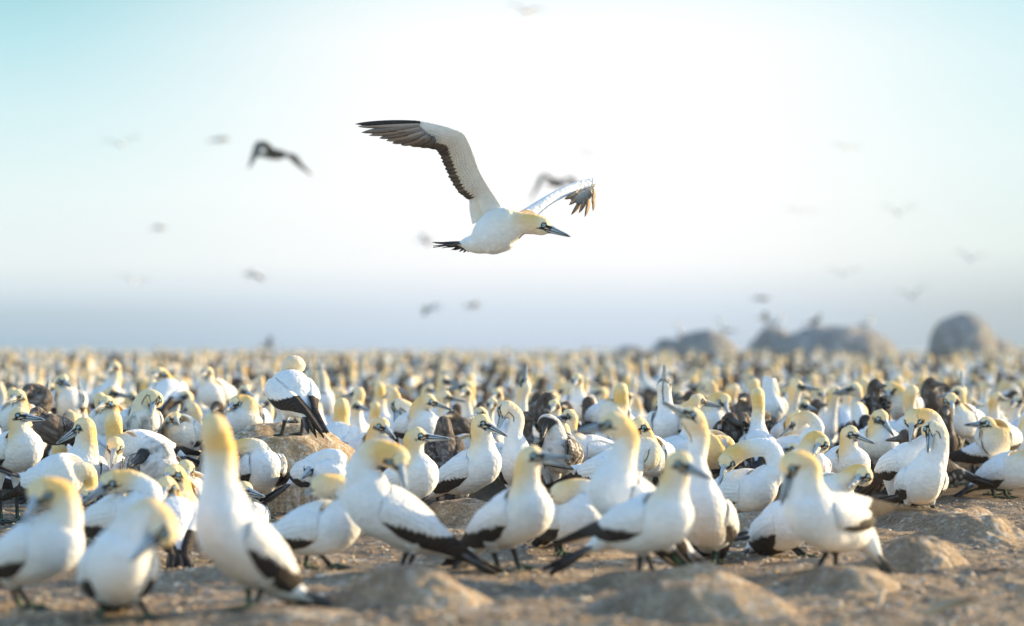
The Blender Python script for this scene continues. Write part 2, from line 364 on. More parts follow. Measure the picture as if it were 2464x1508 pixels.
    if wings:
        us = [0, .06, .14, .3, .5, .7, .85, 1]
        ux = [.318, .326, .312, .24, .12, -.02, -.17, -.45]; uz = [-.008, .026, .048, .074, .066, .034, .004, -.046]
        lx = [.318, .312, .286, .20, .08, -.03, -.17, -.45]; lz = [-.008, -.038, -.056, -.074, -.070, -.046, -.026, -.052]
        ns = max(8, int(88*q)) if q > .6 else max(8, int(56*q)); ntt = max(5, int(32*q)) if q > .6 else max(4, int(22*q)); ss = np.linspace(0, 1, ns)**1.15; tt = np.linspace(0, 1, ntt)
        SS, TT = np.meshgrid(ss, tt, indexing='ij')
        X = np.interp(SS, us, ux)*(1-TT)+np.interp(SS, us, lx)*TT; Z = np.interp(SS, us, uz)*(1-TT)+np.interp(SS, us, lz)*TT
        Lk = Lb/(s*.33); Xb = X*max(.8, Lk)*1.0
        x0 = .33*max(.8, Lk); ca, sa = cos(wp), sin(wp); dx = Xb-x0; Xb, Z = x0+dx*ca+Z*sa, -dx*sa+Z*ca; X = Xb/max(.8, Lk)
        Wp = np.interp(X, [-.44, -.15, 0, .12, .24, .33, .37], [.004, .022, .058, .094, .106, .098, .085])*g
        Hp = np.interp(X, [-.3, -.12, 0, .12, .24, .33, .37], [.06, .07, .075, .10, .112, .105, .10])*g
        base = Wp*np.sqrt(np.clip(1-(Z/Hp)**2, .04, 1))
        row = TT*6.5; ri = np.floor(row); cc_ = np.mod(SS*24+.5*(ri % 2)+TT*1.5, 1)-.5; saw = np.mod(row+.42*(1-4*cc_**2), 1)
        scl = .075*(1-4*(np.mod(SS*21+.3, 1)-.5)**2)*sst(.1, .25, SS)
        tb = np.interp(SS, [0, .12, .2, .34, .50, .60, .67, .73], [1.3, 1.08, .86, .70, .60, .44, .15, -.5])+scl+.02*np.sin(SS*41+seed)-.03
        relief = .0042*saw*sst(.05, .2, SS)+.004*(TT < tb)
        off = .003+.009*sst(.25, .45, SS)+.017*np.sin(pi*np.clip(TT, 0, 1))**.6*np.clip(np.sin(pi*np.clip(SS*1.6, 0, .5))+.0, 0, 1)*(1-.75*sst(.6, 1, SS))
        for sg in (1, -1):
            Yl = (base+off+relief*1.0)
            Yi = base-.012
            Xr, Zr = Xb, Z
            ow = wout*np.clip(x0-Xr, 0, 1)
            def tw(Yv): return R+s*(Xr[..., None]*ax+Zr[..., None]*U0+sg*(Yv+ow)[..., None]*S0)
            Vo = tw(Yl).reshape(-1, 3); Vi = tw(np.maximum(Yi, 0)).reshape(-1, 3)
            dk = sst(-.012, .012, (TT-tb)).ravel()
            if kind in ('adult', 'moult'):
                wc = mix(np.tile(WHITE, (len(Vo), 1)), np.tile([.60, .57, .52], (len(Vo), 1)), (.5*fbm(Vo+seed, 40, 2)*(TT.ravel() > .5)+.35*(saw.ravel() < .16))*(1 if q > .6 else .5))
                stripe = (.5+.5*np.sin((SS.ravel()*1.0+TT.ravel()*.12)*pi*42))
                bc = mix(np.tile(BLACK, (len(Vo), 1)), np.tile([.050, .036, .027], (len(Vo), 1)), .6*stripe)
                cw = mix(wc, bc, dk)
            elif kind == 'dark':
                cw = mix(np.tile(BLACK, (len(Vo), 1)), np.tile([.45, .43, .41], (len(Vo), 1)), (fbm(Vo+seed, 70, 2) > .62)*.8)
            elif kind == 'brown': cw = mix(np.tile(BRN*.7, (len(Vo), 1)), np.tile([.34, .31, .28], (len(Vo), 1)), (fbm(Vo+seed, 60, 2) > .58)*.6)
            else: cw = mix(np.tile([.5, .48, .46], (len(Vo), 1)), np.tile([.07, .06, .055], (len(Vo), 1)), sst(.35, .5, fbm(Vo+seed, 45, 2))*.9)
            gf = grid_faces(ns, ntt); n = ns*ntt
            bd = np.concatenate([np.arange(ntt-1), np.arange(ns-1)*ntt+ntt-1, (ns-1)*ntt+np.arange(ntt-1, 0, -1), np.arange(ns-1, 0, -1)*ntt]); b2 = np.roll(bd, -1)
            rim = np.stack([bd, b2, b2+n, bd+n], 1)
            acc.add(np.vstack([Vo, Vi]), [gf if sg < 0 else gf[:, ::-1], (gf+n)[:, ::-1] if sg < 0 else gf+n, rim], np.hstack([np.vstack([cw, cw]), np.full((2*n, 1), .8)]))
    # tail ---------------------------------------------------------------
    td = tdn
    tu = nrm(U0-np.dot(U0, td)*td); ts = np.cross(td, tu); nb = 7 if q > .5 else 3
    tc0 = {'adult': WHITE*.9, 'moult': WHITE*.8}.get(kind, BRN*1.5); tc1 = BLACK*1.2 if kind in ('adult', 'moult') else BRN
    for i in range(nb):
        a_ = (i/(nb-1)-.5)*2
        dr = nrm(td+ts*a_*fan+tu*(.07 if i % 2 else -.05)); rt = R+td*.07*s+ts*a_*.016*s
        c0 = mix(tc0, tc1, .80+.20*(i % 2)) if kind == 'adult' else tc1
        blade(acc, rt, rt+dr*(tl-.07*s)*(1-.22*abs(a_)), .0175*s*(1 if nb > 3 else 1.5), tu+ts*.2*a_, c0, tc1, n=7 if q > .5 else 4, thick=(.0075 if wings else .002)*s)
    # legs and webbed feet -------------------------------------------------
    if feet is not None and legs:
        fh = nrm(np.array([ax[0], ax[1], 0])+1e-6); side_v = np.array([-fh[1], fh[0], 0])
        for i, ft in enumerate(feet):
            ft = np.asarray(ft, float); sg = 1 if i == 0 else -1
            if np.dot(ft-(R+C)/2, side_v)*sg < 0 and len(feet) > 1 and np.dot(feet[0]-feet[1], side_v) < 0: sg = -sg
            hip = R+(C-R)*.36-U0*.045*s+side_v*sg*.048*s
            ank = ft+np.array([0, 0, .016])-fh*.022*s; kn = hip*.55+ank*.45-fh*.012*s
            def lc(u, V_, t_):
                wh = mix(np.tile(WHITE*.92 if kind != 'dark' else BRN, (len(u), 1)), np.tile([.035, .035, .035], (len(u), 1)), sst(.50, .54, u))
                gs = ((V_-ank)@fh > .0035*s)*sst(.54, .58, u)*((np.abs((V_-ank)@side_v)) < .004)
                return mix(wh, np.tile(GREEN, (len(u), 1)), gs*.8)
            tube(acc, [hip, hip*.8+kn*.2, kn, kn*.45+ank*.55, ank], np.array([.050, .045, .0145, .0095, .0105])*s, max(6, int(14*q)), max(3, int(8*q)), lc, up=fh)
            if q > .3:
                hl = ft-fh*.035*s+np.array([0, 0, .005]); angs = (-.50, 0.02, .48); tips = []
                for a_ in angs:
                    dr = fh*cos(a_)+side_v*sin(a_)*(-1); tips.append(ft-fh*.015*s+dr*.092*s*(1 if a_ > -.3 else .9)+np.array([0, 0, .003]))
                an = ft-fh*.012*s+np.array([0, 0, .012])
                w1 = (tips[0]+tips[1])/2*.86+an*.14; w2 = (tips[1]+tips[2])/2*.86+an*.14
                top = np.array([hl, tips[0], w1, tips[1], w2, tips[2], an]); bot = top-np.array([0, 0, .006]); VV = np.vstack([top, bot])
                F = np.array([[6, 0, 1], [6, 1, 2], [6, 2, 3], [6, 3, 4], [6, 4, 5], [6, 5, 0]]); per = [0, 1, 2, 3, 4, 5]
                rimf = np.array([[per[j], per[(j+1) % 6], per[(j+1) % 6]+7, per[j]+7] for j in range(6)])
                acc.add(VV, [F, F[:, ::-1]+7, rimf], np.array([.040, .045, .042, .5]))
                for tp in tips: tube(acc, [an, (an+tp)/2+np.array([0, 0, .003]), tp], [.0062*s, .005*s, .0028*s], 6, 3, lambda u, V_, t_: mix(np.tile([.05, .06, .05], (len(u), 1)), np.tile(GREEN*.8, (len(u), 1)), (np.cos(t_) > .75)*.7))
def _seg(f, v, x0, z0, x1, z1):
    dx, dz = x1-x0, z1-z0; t = np.clip(((f-x0)*dx+(v-z0)*dz)/(dx*dx+dz*dz), 0, 1)
    return np.hypot(f-x0-t*dx, v-z0-t*dz)
# ------------------------------------------------------------------ the birds that can be told apart
# name of each entry: label, distance Y, then picture positions (x, y[, depth offset]) of rump, chest, neck..., head, bill tip
# f: +1 faces the camera, -1 faces away (sets how far the rump lies behind or before the chest); bs: bill towards (-1) or away (+1)
B = []
def H(label, Y, R, C, neck, head, bill, feet=None, f=1, bs=-1, **k): B.append(dict(label=label, Y=Y, R=R, C=C, neck=neck, head=head, bill=bill, feet=feet, f=f, bs=bs, k=k))
# front row, out of focus
H('white gannet at the left edge, bill tucked straight down into its breast feathers', 9.25, (5,1372), (132,1300), [(158,1232),(140,1186)], (98,1186), (72,1258), [(52,1466),(80,1466)], tail=(-60,1400), nk=1.1)
H('white gannet facing the camera with its yellow head twisted down to its own flank', 8.9, (280,1418), (287,1345), [(322,1268),(362,1238)], (394,1280), (328,1345), [(244,1494),(357,1492)], f=1, nk=1.15, twist=.6)
H('tallest gannet in the front row, neck stretched up and head turned away', 9.1, (668,1398), (540,1268), [(527,1165),(528,1085)], (514,1030), (466,1008), [(588,1474),(604,1466)], bs=1, tail=(805,1472), wp=.04, nk=1.15)
H('large blurred gannet leaning right, head bowed over its breast, long dark wing tips behind', 10.6, (1058,1308), (892,1212), [(868,1128),(905,1088)], (958,1105), (982,1178), [(951,1381),(968,1378)], tail=(1205,1384), wp=.04, nk=1.1, bs=-1)
H('gannet with head laid back on its own shoulders, left of the large bowed bird', 11.0, (680,1290), (815,1262), [(838,1205),(812,1172)], (775,1172), (722,1195), [(744,1372),(800,1366)], tail=(612,1268), bs=1)
H('gannet facing right with open pale blue bill, standing at the centre of the front', 10.8, (1165,1290), (1272,1222), [(1268,1158)], (1277,1102), (1372,1100), [(1208,1380),(1254,1369)], tail=(1122,1345), openb=.16)
H('gannet facing left with orange crown, body hidden behind the gannet on the front rock', 10.4, (1610,1300), (1478,1178), [(1497,1098),(1506,1050)], (1478,1022), (1372,1043), [(1640,1388),(1655,1382)], tail=(1722,1380), wp=-.05)
H('gannet striding right on the low front rock, sunlit pale bill', 10.0, (1478,1288), (1605,1242), [(1622,1168)], (1634,1116), (1708,1150), [(1546,1398),(1584,1394)], tail=(1345,1362), wp=.12, mound='front')
H('gannet pointing its bill up to the left with black throat stripe showing', 11.5, (1712,1300), (1692,1222), [(1673,1118),(1682,1050)], (1664,1008), (1590,966), [(1706,1368),(1722,1356)], tail=(1790,1292,.3), f=1, nk=.95)
H('walking gannet at the right with bill hanging down and dark wing tips raised', 10.3, (2072,1288), (1952,1238), [(1942,1165),(1940,1125)], (1906,1117), (1876,1216), [(1958,1380),(2004,1380)], tail=(2166,1412), wp=.30, nk=1.15)
H('gannet behind the walking one, only folded black wing and belly showing to its left', 12.0, (1840,1290), (1915,1250), [(1950,1200),(1960,1160)], (1950,1180), (1930,1230), [(1930,1345),(1942,1343)], tail=(1772,1352), wp=-.12)
# sharp middle rows
H('sharp gannet leaning right, nibbling at the bill of its upright partner', 14.3, (1068,1165), (1162,1118), [(1160,1068)], (1158,1018), (1222,1050), [(1117,1241),(1131,1238)], tail=(1015,1205), nk=1.12)
H('upright gannet with bowed bluish face being nibbled by the bird on its left', 14.8, (1262,1165,.22), (1245,1105,-.04), [(1236,1048),(1240,1002)], (1216,984), (1192,1048), f=1)
H('sharp gannet with level blue bill behind the large bowed bird', 13.4, (940,1185), (1008,1140), [(993,1094)], (1001,1052), (1090,1057), tail=(880,1210))
H('gannet seen from behind on top of the boulder, white back and black wing ends', 14.8, (726,980,-.12), (688,930,.12), [(694,902),(704,874)], (714,878), (716,930), [(674,1052),(722,1048)], f=-1, bs=1, tail=(765,1040,-.2), mound='boulder', twist=0, yel=.6, girth=1.12, wp=.12)
H('small low sitting gannet with blue bill pointing right at the foot of the boulder', 13.6, (560,1262), (598,1242), [(584,1214)], (586,1182), (643,1193), tail=(520,1290), legs=False)
H('gannet curling its neck right and down, dark face upside down under its throat', 13.9, (1420,1140), (1505,1130), [(1537,1082),(1566,1074)], (1562,1110), (1516,1114), tail=(1340,1120), bs=1, twist=0)
H('yellow headed gannet just behind the orange crowned one, face lowered', 14.6, (1590,1110), (1556,1092), [(1553,1056)], (1537,1026), (1508,1064), f=1)
H('gannet stretching its yellow neck back to preen, standing behind the open billed one', 11.7, (1342,1262), (1400,1238), [(1428,1192),(1398,1176)], (1350,1188), (1312,1222), [(1344,1338),(1357,1337)], bs=1, wp=-.05)
H('gannet preening with ruffled wings, long yellow neck folded down to the left', 13.4, (1730,1180), (1822,1180), [(1868,1128),(1852,1082),(1795,1082)], (1750,1112), (1724,1166), tail=(1672,1165), wp=-.05, bs=-1, mound='low', wout=.06)
H('gannet with golden crown bent down and face lines showing, behind the walking gannet', 14.3, (1900,1125), (1955,1128), [(1945,1082),(1960,1056)], (1976,1068), (1946,1100), bs=-1)
H('gannet resting its pale yellow head low, bill pointed back left', 12.9, (1955,1200), (2000,1190), [(2035,1162),(2062,1140)], (2078,1146), (2032,1172), legs=False, bs=-1)
H('gannet looking right with grey blue bill, behind the low yellow head', 15.0, (1990,1130), (2052,1112), [(2042,1080)], (2044,1045), (2100,1067))
H('sharp gannet on the right mound, broad white front and head bent onto its shoulder', 13.6, (2205,1185,.28), (2225,1148,-.02), [(2256,1080),(2254,1038)], (2240,1034), (2224,1090), [(2176,1252),(2255,1251)], f=1, mound='right', nk=1.12, twist=-.5, tail=(2120,1215,.35))
H('gannet pressed behind the sharp one on the right mound, golden head arched left', 14.1, (2140,1140), (2205,1105), [(2258,1055),(2238,1008)], (2196,1010), (2181,1066), bs=-1)
H('gannet at the right edge with both black wings half open', 16.6, (2335,1098), (2442,1078), [(2466,1042)], (2480,1010), (2520,1020), [(2396,1182),(2412,1180)], tail=(2275,1128), wout=.10, wp=.05)
H('second gannet at the right edge, lower, its long black tail pointing left', 15.9, (2372,1145), (2452,1128), [(2478,1100)], (2490,1080), (2520,1090), tail=(2325,1180), wp=-.1)
H('sharp gannet facing left with long grey bill and golden crown, near the left side', 13.7, (205,1150,.2), (196,1128,-.05), [(207,1076)], (203,1026), (127,1074), f=1, nk=1.12)
H('round white back of a gannet with hidden head below the long billed one', 12.8, (95,1165), (168,1152), [(205,1140),(212,1165)], (205,1190), (190,1225), tail=(0,1130), girth=1.15, legs=False)
H('sharp gannet at the left edge looking right, blue bill and slim neck', 13.9, (-5,1108), (58,1075), [(47,1034)], (44,1003), (114,1010), tail=(-60,1150))
H('gannet with its bill pointing down at the camera, plain yellow crown in front', 13.9, (290,1150,.2), (266,1142,0), [(270,1112),(275,1085)], (277,1074,-.05), (277,1125), f=1, bs=-1)
H('gannet with thin upright yellow neck and long white back stretching right', 14.7, (398,1082), (300,1082), [(276,1052)], (273,1012), (256,1030), tail=(450,1105), bs=1)
H('speckled fluffy young gannet curled up beside the upright yellow neck', 13.6, (332,1128), (388,1122), [(392,1090),(366,1078)], (350,1098), (325,1120), kind='chick', legs=False)
H('pale yellow head facing left in a close pair of heads left of the tall gannet', 12.6, (440,1222), (426,1200), [(430,1165)], (418,1143), (386,1168), f=1)
H('darker faced head at the right of the close pair left of the tall gannet', 13.0, (470,1200), (450,1180), [(442,1150)], (447,1130), (463,1172), f=1)
H('gannet with round golden head lowered, its white back to the camera', 11.8, (424,1292,-.1), (414,1240,.12), [(408,1195)], (399,1172), (398,1215), [(458,1358),(440,1356)], f=-1, bs=-1)
H('gannet with a high white curved nape and blue face pressed to its left shoulder', 11.3, (232,1262), (335,1232), [(362,1190),(322,1160)], (266,1162), (214,1203), bs=-1)
H('gannet turning its yellow neck left behind the tall stretched neck', 14.2, (612,1160,.2), (634,1120,0), [(618,1080),(585,1076)], (556,1090), (528,1110), f=1)
H('gannet asleep with its head buried in its back feathers before the boulder', 13.9, (735,1142), (800,1135), [(812,1108),(782,1102)], (752,1128), (730,1150), legs=False, yel=0, tail=(700,1165))
H('gannet with golden head and dark face dipped right, beyond the boulder', 15.7, (868,1092), (910,1078), [(906,1046)], (918,1024), (955,1055))
H('yellow domed head bowed left beyond the boulder', 17.0, (1010,1040), (992,1030), [(985,992)], (957,975), (950,1030), f=1)
H('gannet looking right with level buff bill beyond the boulder', 16.6, (980,1035), (1018,1020), [(1006,988)], (1028,966), (1104,994))
H('straight yellow neck seen from behind, right of the boulder bird', 16.2, (800,1075,-.1), (816,1052,.1), [(822,1015)], (822,978), (826,962), f=-1, bs=1)
H('mottled grey brown juvenile standing with its back turned, by the level billed gannet', 15.6, (1073,1115,-.1), (1070,1078,.1), [(1068,1046)], (1068,1022), (1062,1014), kind='brown', f=-1, bs=1, nk=1.15, girth=.85)
H('dark juvenile behind the mottled one, left of the nibbling pair', 17.4, (1145,1050), (1112,1035), [(1095,1015)], (1090,1005), (1070,1000), kind='dark')
H('white backed gannet half hidden left of the nibbling pair', 16.2, (1090,1095), (1130,1085), [(1148,1060)], (1150,1045), (1165,1060))
H('downy chick with dark face and white speckled neck, right of the nibbling pair', 14.9, (1365,1100,.15), (1342,1088,0), [(1336,1042),(1328,1022)], (1314,1018), (1306,1052), kind='chick', f=1, nk=.95)
H('gannet hidden behind the downy chick, only its pale bill pointing right', 15.3, (1330,1110), (1355,1092), [(1352,1060)], (1350,1036), (1403,1080))
H('dark juvenile looking left between the nibbling pair and the sunlit gannet', 17.2, (1340,1035), (1322,1015), [(1308,985)], (1318,962), (1352,975), kind='dark')
H('second dark juvenile, nearest to the sunlit upright gannet', 17.4, (1345,1045), (1362,1030), [(1364,1005)], (1362,985), (1345,975), kind='dark')
H('brightly sunlit gannet upright in the crowd above the chick', 19.4, (1385,1000,.1), (1392,972,-.1), [(1388,942)], (1388,915), (1380,930), f=1)
H('straight golden neck with the face turned away, right of the sunlit gannet', 17.2, (1440,1010), (1478,995), [(1494,975)], (1494,940), (1500,925), bs=1)
H('dark headed juvenile with a pale bill pointing right', 16.1, (1750,1065,.1), (1755,1052,0), [(1752,1030)], (1756,1012), (1790,1022), kind='dark', f=1)
H('black juvenile with a sloping speckled back beside the dark headed one', 17.4, (1852,1030), (1800,1000), [(1790,980)], (1792,965), (1775,960), kind='dark', wp=-.15)
H('yellow necked gannet arched right above the dark headed juvenile', 17.2, (1690,1020), (1712,1010), [(1712,980),(1724,962)], (1742,965), (1750,1000))
H('plain white back behind the upward pointing bill', 14.9, (1690,1085), (1722,1080), [(1745,1070)], (1750,1085), (1735,1100), legs=False)
H('gannet looking right with dark lores in the crowd above the golden crown', 16.5, (1890,1055), (1920,1042), [(1910,1025)], (1915,1006), (1966,1012))
H('gannet with swan like neck bent right in the sun, above the ruffled bird', 18.4, (1835,985), (1855,980), [(1852,950),(1850,915)], (1862,960), (1880,995), twist=0)
H('white downy chick head with a dark face, left of the right mound pair', 16.4, (2090,1060,.1), (2086,1050,0), [(2084,1030)], (2083,1014), (2078,1035), kind='chick', f=1)
H('golden head with long dark bill hanging right, left of the right mound pair', 16.0, (2090,1070), (2120,1060), [(2110,1030)], (2118,1004), (2146,1050))
H('slim dark juvenile neck standing in front of an arched yellow neck', 17.8, (2090,1020,.1), (2100,995,0), [(2100,965)], (2106,930), (2125,928), kind='dark', f=1)
H('broad arched yellow neck beside the slim dark juvenile', 18.4, (2185,985), (2168,970), [(2160,945)], (2140,935), (2128,975))
H('dark juvenile above the golden heads of the right mound', 19.0, (2265,975), (2240,965), [(2232,945)], (2238,925), (2270,925), kind='dark')
H('gannet facing left with a long bill right of the right mound pair', 16.2, (2420,1060), (2390,1050), [(2382,1035)], (2374,1022), (2314,1022))
H('white gannet with drooping bill behind the right mound pair', 17.2, (2335,1020), (2310,1010), [(2300,985)], (2288,962), (2285,1000))
H('tall gannet neck turned left high in the left crowd', 20.5, (245,975), (262,950), [(274,915)], (276,885), (262,895))
H('moulting gannet with black flecked back and golden head hanging right', 15.6, (318,1030), (345,1010), [(340,975),(356,955)], (374,962), (370,1005), kind='moult', twist=0)
H('rounded white gannet in the left crowd, brightly lit from the right', 19.0, (395,965,-.1), (408,942,.1), [(396,915)], (384,900), (370,910), f=-1)
H('gannet with short lit neck and long bright back in the left crowd', 20.0, (545,955), (508,945), [(500,922)], (499,898), (488,905))
H('dark juvenile with hunched neck at the left edge crowd', 17.2, (60,980), (90,975), [(110,960),(98,945)], (72,942), (58,955), kind='brown')
H('yellow head with pale neck at the left edge, left of the hunched juvenile', 16.4, (40,1010), (40,1000), [(46,975)], (44,956), (30,968), f=1)
H('dark brown juvenile lying low behind the blue billed gannet at left', 15.3, (155,1045), (118,1030), [(98,1010)], (90,1000), (75,1000), kind='brown', legs=False)
H('grey bellied gannet upright between the left juveniles', 18.0, (160,985,.1), (163,965,-.1), [(150,935)], (150,918), (180,930), f=1)
H('gannet bowing left with a white nape, left of the boulder', 16.0, (612,1030), (592,1005), [(598,980),(590,970)], (568,974), (546,992))
H('yellow head and white neck bent left between two juveniles at left', 16.3, (270,1020), (264,1010), [(266,990)], (256,972), (240,985), f=1)
H('white gannet with black tail resting left of the tall stretched neck', 15.8, (455,1052), (425,1040), [(415,1022)], (420,1010), (440,1020), tail=(495,1075))
H('skypointing gannet, bill straight up like a spike over a white breast', 16.3, (1612,1045,.1), (1604,1018,-.1), [(1602,985),(1598,950)], (1598,930), (1596,876), f=1, kind='adult', yel=.25)
H('left one of two skypointing gannets right of the boulder bird', 21.5, (735,985), (740,965), [(741,935)], (743,905), (744,855), f=1)
H('right one of two skypointing gannets right of the boulder bird', 21.5, (785,985), (779,965), [(777,935)], (774,905), (770,855), f=1)

feet_ctl = []; mound_ctl = {}
def solve_body(b):
    Y = b['Y']; s = b['k'].get('s', 1.12); R, C = b['R'], b['C']
    if len(R) == 2:
        p = math.hypot(R[0]-C[0], R[1]-C[1])*Y/FP; need = .33*s
        d = sqrt(max(0, need*need-p*p)) if p < need else 0
        return W(*R, Y, b['f']*d*.55), W(*C[:2], Y, -b['f']*d*.45)
    return W(R[0], R[1], Y, R[2]), W(C[0], C[1], Y, C[2] if len(C) > 2 else 0)
for b in B:
    b['Rw'], b['Cw'] = solve_body(b); b['gx'] = (b['Rw']+b['Cw'])/2
    if b['feet']:
        ax = nrm(b['Cw']-b['Rw']); sv = np.array([-ax[1], ax[0]])
        y0 = b['gx'][1]
        b['fw'] = [W(x, y, y0, dd) for (x, y), dd in zip(b['feet'], (.03, -.03) if abs(ax[1]) < .7 else (0, 0))]
        (mound_ctl.setdefault(b['k']['mound'], []) if 'mound' in b['k'] else feet_ctl).extend(b['fw'])
FC = np.array(feet_ctl)
def ground_z(x, y):
    x = np.atleast_1d(np.asarray(x, float)); y = np.atleast_1d(np.asarray(y, float)); p = np.stack([x, y, np.zeros_like(x)], 1)
    z = .14*sst(22, 60, y)*1.0+.10*sst(45, 75, y)-7*sst(98, 128, y)
    nz = (fbm(p, .55, 3)-.5)*.10+(fbm(p+9, 3.0, 3)-.5)*.075+(fbm(p+5, 11, 3)-.5)*.040*sst(20, 14, y)
    z = z+nz*sst(200, 100, y); ws = np.full_like(z, .12); acc = z*ws
    for q_ in FC:
        wg = np.exp(-((x-q_[0])**2+((y-q_[1])*.8)**2)/.22**2); acc += wg*(q_[2]); ws += wg
    return acc/ws
# ------------------------------------------------------------------ ground, sea
ys = np.concatenate([np.linspace(-4, 7.6, 14), np.linspace(7.7, 16, 420), 16*(135/16)**(np.linspace(0, 1, 130)[1:])])
tt = np.linspace(-1, 1, 560); YY, TT = np.meshgrid(ys, tt, indexing='ij')
XX = (np.maximum(YY, 3)+.5)*(.27*TT+2.5*np.sign(TT)*np.abs(TT)**14)
gz = ground_z(XX.ravel(), YY.ravel()); gv = np.stack([XX.ravel(), YY.ravel(), gz], 1)
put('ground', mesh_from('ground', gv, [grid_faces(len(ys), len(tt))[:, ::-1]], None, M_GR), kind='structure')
ms, t_, b_ = material('sea_water'); b_.inputs['Base Color'].default_value = (.30, .36, .40, 1); b_.inputs['Roughness'].default_value = .9
nn = noise_node(t_, .4, 4, .6); bpn = N_(t_, 'ShaderNodeBump'); bpn.inputs['Distance'].default_value = .4; t_.links.new(nn.outputs[0], bpn.inputs['Height']); t_.links.new(bpn.outputs[0], b_.inputs['Normal'])
put('sea', mesh_from('sea', np.array([[-15000, -300, -5.5], [15000, -300, -5.5], [15000, 15000, -5.5], [-15000, 15000, -5.5]], float), [np.array([[0, 1, 2, 3]])], None, ms), kind='structure')
def unit_ground_fix(): pass

# ------------------------------------------------------------------ mounds
MZ = {}
def mound(name, label, key, x, yb, Y, wpx, hpx, deep, mat, sharp=1.0, seed=1, cat='rock mound', group=None, n=(70, 150), amp=.05, lean=0.0, bell=True):
    """dome of picture width wpx and height hpx standing at distance Y with its foot at picture height yb"""
    k = Y/FP; cx, cy = (x-CX)*k, Y; zb = float(ground_z(cx, cy)[0]); rx, h = wpx*k/2*(1.15 if bell else 1), hpx*k*(.80 if bell and key not in mound_ctl else 1)
    ph = np.linspace(0, radians(100), n[0]); th = np.linspace(0, 2*pi, n[1], endpoint=False); PH, TH = np.meshgrid(ph, th, indexing='ij')
    e = sharp
    if bell:
        RR = (PH/radians(100))*1.75; X = rx*RR*np.cos(TH); Yd = deep*RR*np.sin(TH); Z = (h+.03)/(1+(RR/.84)**(5.0*e))-.03-.02*RR**2
    else:
        X = rx*np.sin(PH)*np.cos(TH); Yd = deep*np.sin(PH)*np.sin(TH); Z = h*np.sign(np.cos(PH))*np.abs(np.cos(PH))**e
    V = np.stack([X.ravel(), Yd.ravel(), Z.ravel()], 1); nn_ = nrm(V/np.array([rx, deep, max(h, .05)])**2+(np.array([0, 0, 2.0]) if bell else 0))
    sc0 = 1/max(rx, .3)
    V = V+nn_*((fbm(V+seed*7, 1.6*sc0+1.2, 4)-.5)*amp*3+(fbm(V+seed, 9, 3)-.5)*amp*1.0+(fbm(V*np.array([1, 1, .3])+seed, 30, 2)-.5)*amp*.25)[:, None]
    V[:, 0] += lean*np.maximum(V[:, 2], 0)
    V += np.array([cx, cy, zb])
    for q_ in mound_ctl.get(key, []):
        r2 = ((V[:, 0]-q_[0])**2+(V[:, 1]-q_[1])**2); up_ = V[:, 2] > zb+.25*h
        wg = np.exp(-r2/.10**2)*up_; V[:, 2] += wg*(q_[2]-.002-V[:, 2])
    V -= np.array([cx, cy, 0])
    me = mesh_from(name, V, [grid_faces(n[0], n[1], True)], None, mat)
    put(name, me, (cx, cy, 0), label=label, cat=cat, group=group)
mound('boulder', 'big tan boulder streaked with white droppings, carrying the gannet seen from behind', 'boulder', 668, 1230, 15.0, 440, 214, .42, M_BO, sharp=.62, seed=2, cat='boulder', amp=.03, bell=False)
mound('rock_mound', 'broad pale crusted mound under the sharp preening pair at the right', 'right', 2250, 1330, 13.7, 330, 60, .55, M_MD, sharp=.8, seed=3, amp=.04)
mound('rock_mound', 'low brown mound lit orange on its right slope, behind the walking gannet tail', 'r2', 2205, 1390, 11.1, 215, 78, .30, M_MD, sharp=.75, seed=4, amp=.03)
mound('rock_mound', 'grey flat topped crust reaching right below the right mound pair', 'r3', 2340, 1340, 12.6, 260, 72, .35, M_MD, sharp=.8, seed=5, amp=.035)
mound('rock_mound', 'long low rock that the striding gannet stands on', 'front', 1600, 1440, 9.95, 430, 62, .30, M_MD, sharp=.9, seed=6, amp=.02)
mound('rock_mound', 'smooth sloping rock in the foreground right of centre, orange on its right end', 'f2', 1660, 1500, 9.0, 470, 72, .25, M_MD, sharp=.9, seed=7, amp=.02)
mound('rock_mound', 'rounded tan rock in the foreground below the large bowed gannet', 'f3', 985, 1480, 9.3, 300, 84, .25, M_MD, sharp=.85, seed=8, amp=.022)
mound('rock_mound', 'flat pale stone cut off by the bottom edge below the tallest gannet', 'f4', 690, 1520, 8.75, 420, 28, .2, M_MD, sharp=.8, seed=9, amp=.015)
mound('rock_mound', 'small hump of soil the walking gannet steps on', 'f5', 2030, 1420, 10.0, 250, 42, .28, M_MD, sharp=1.0, seed=10, amp=.02)
mound('rock_mound', 'brown mound under the ruffled preening gannet', 'low', 1770, 1290, 13.0, 210, 66, .35, M_MD, sharp=.8, seed=11, amp=.03)
mound('rock_mound', 'tan stone behind the legs of the nibbling pair', 'm2', 1130, 1290, 13.6, 260, 62, .3, M_MD, sharp=.9, seed=12, amp=.03)
mound('rock_mound', 'golden lit stone hidden behind the open billed gannet', 'm3', 1390, 1230, 15.4, 190, 80, .3, M_MD, sharp=.8, seed=13, amp=.03)
GF = 'dark rock domes on the horizon'
mound('rock_dome', 'tall bell shaped dark rock dome on the horizon at the far right', 'x', 2316, 850, 84, 165, 134, 2.0, M_MF, sharp=.75, seed=14, cat='rock dome', group=GF, bell=False, amp=.09)
mound('rock_dome', 'broad skirt of rock around the foot of the bell shaped dome', 'x', 2345, 850, 86, 265, 78, 2.6, M_MF, sharp=1.0, seed=15, cat='rock dome', group=GF, bell=False, amp=.09)
mound('rock_dome', 'wide flat rock dome in the middle of the horizon rocks', 'x', 2005, 850, 82, 335, 106, 2.8, M_MF, sharp=.8, seed=16, cat='rock dome', group=GF, bell=False, amp=.10)
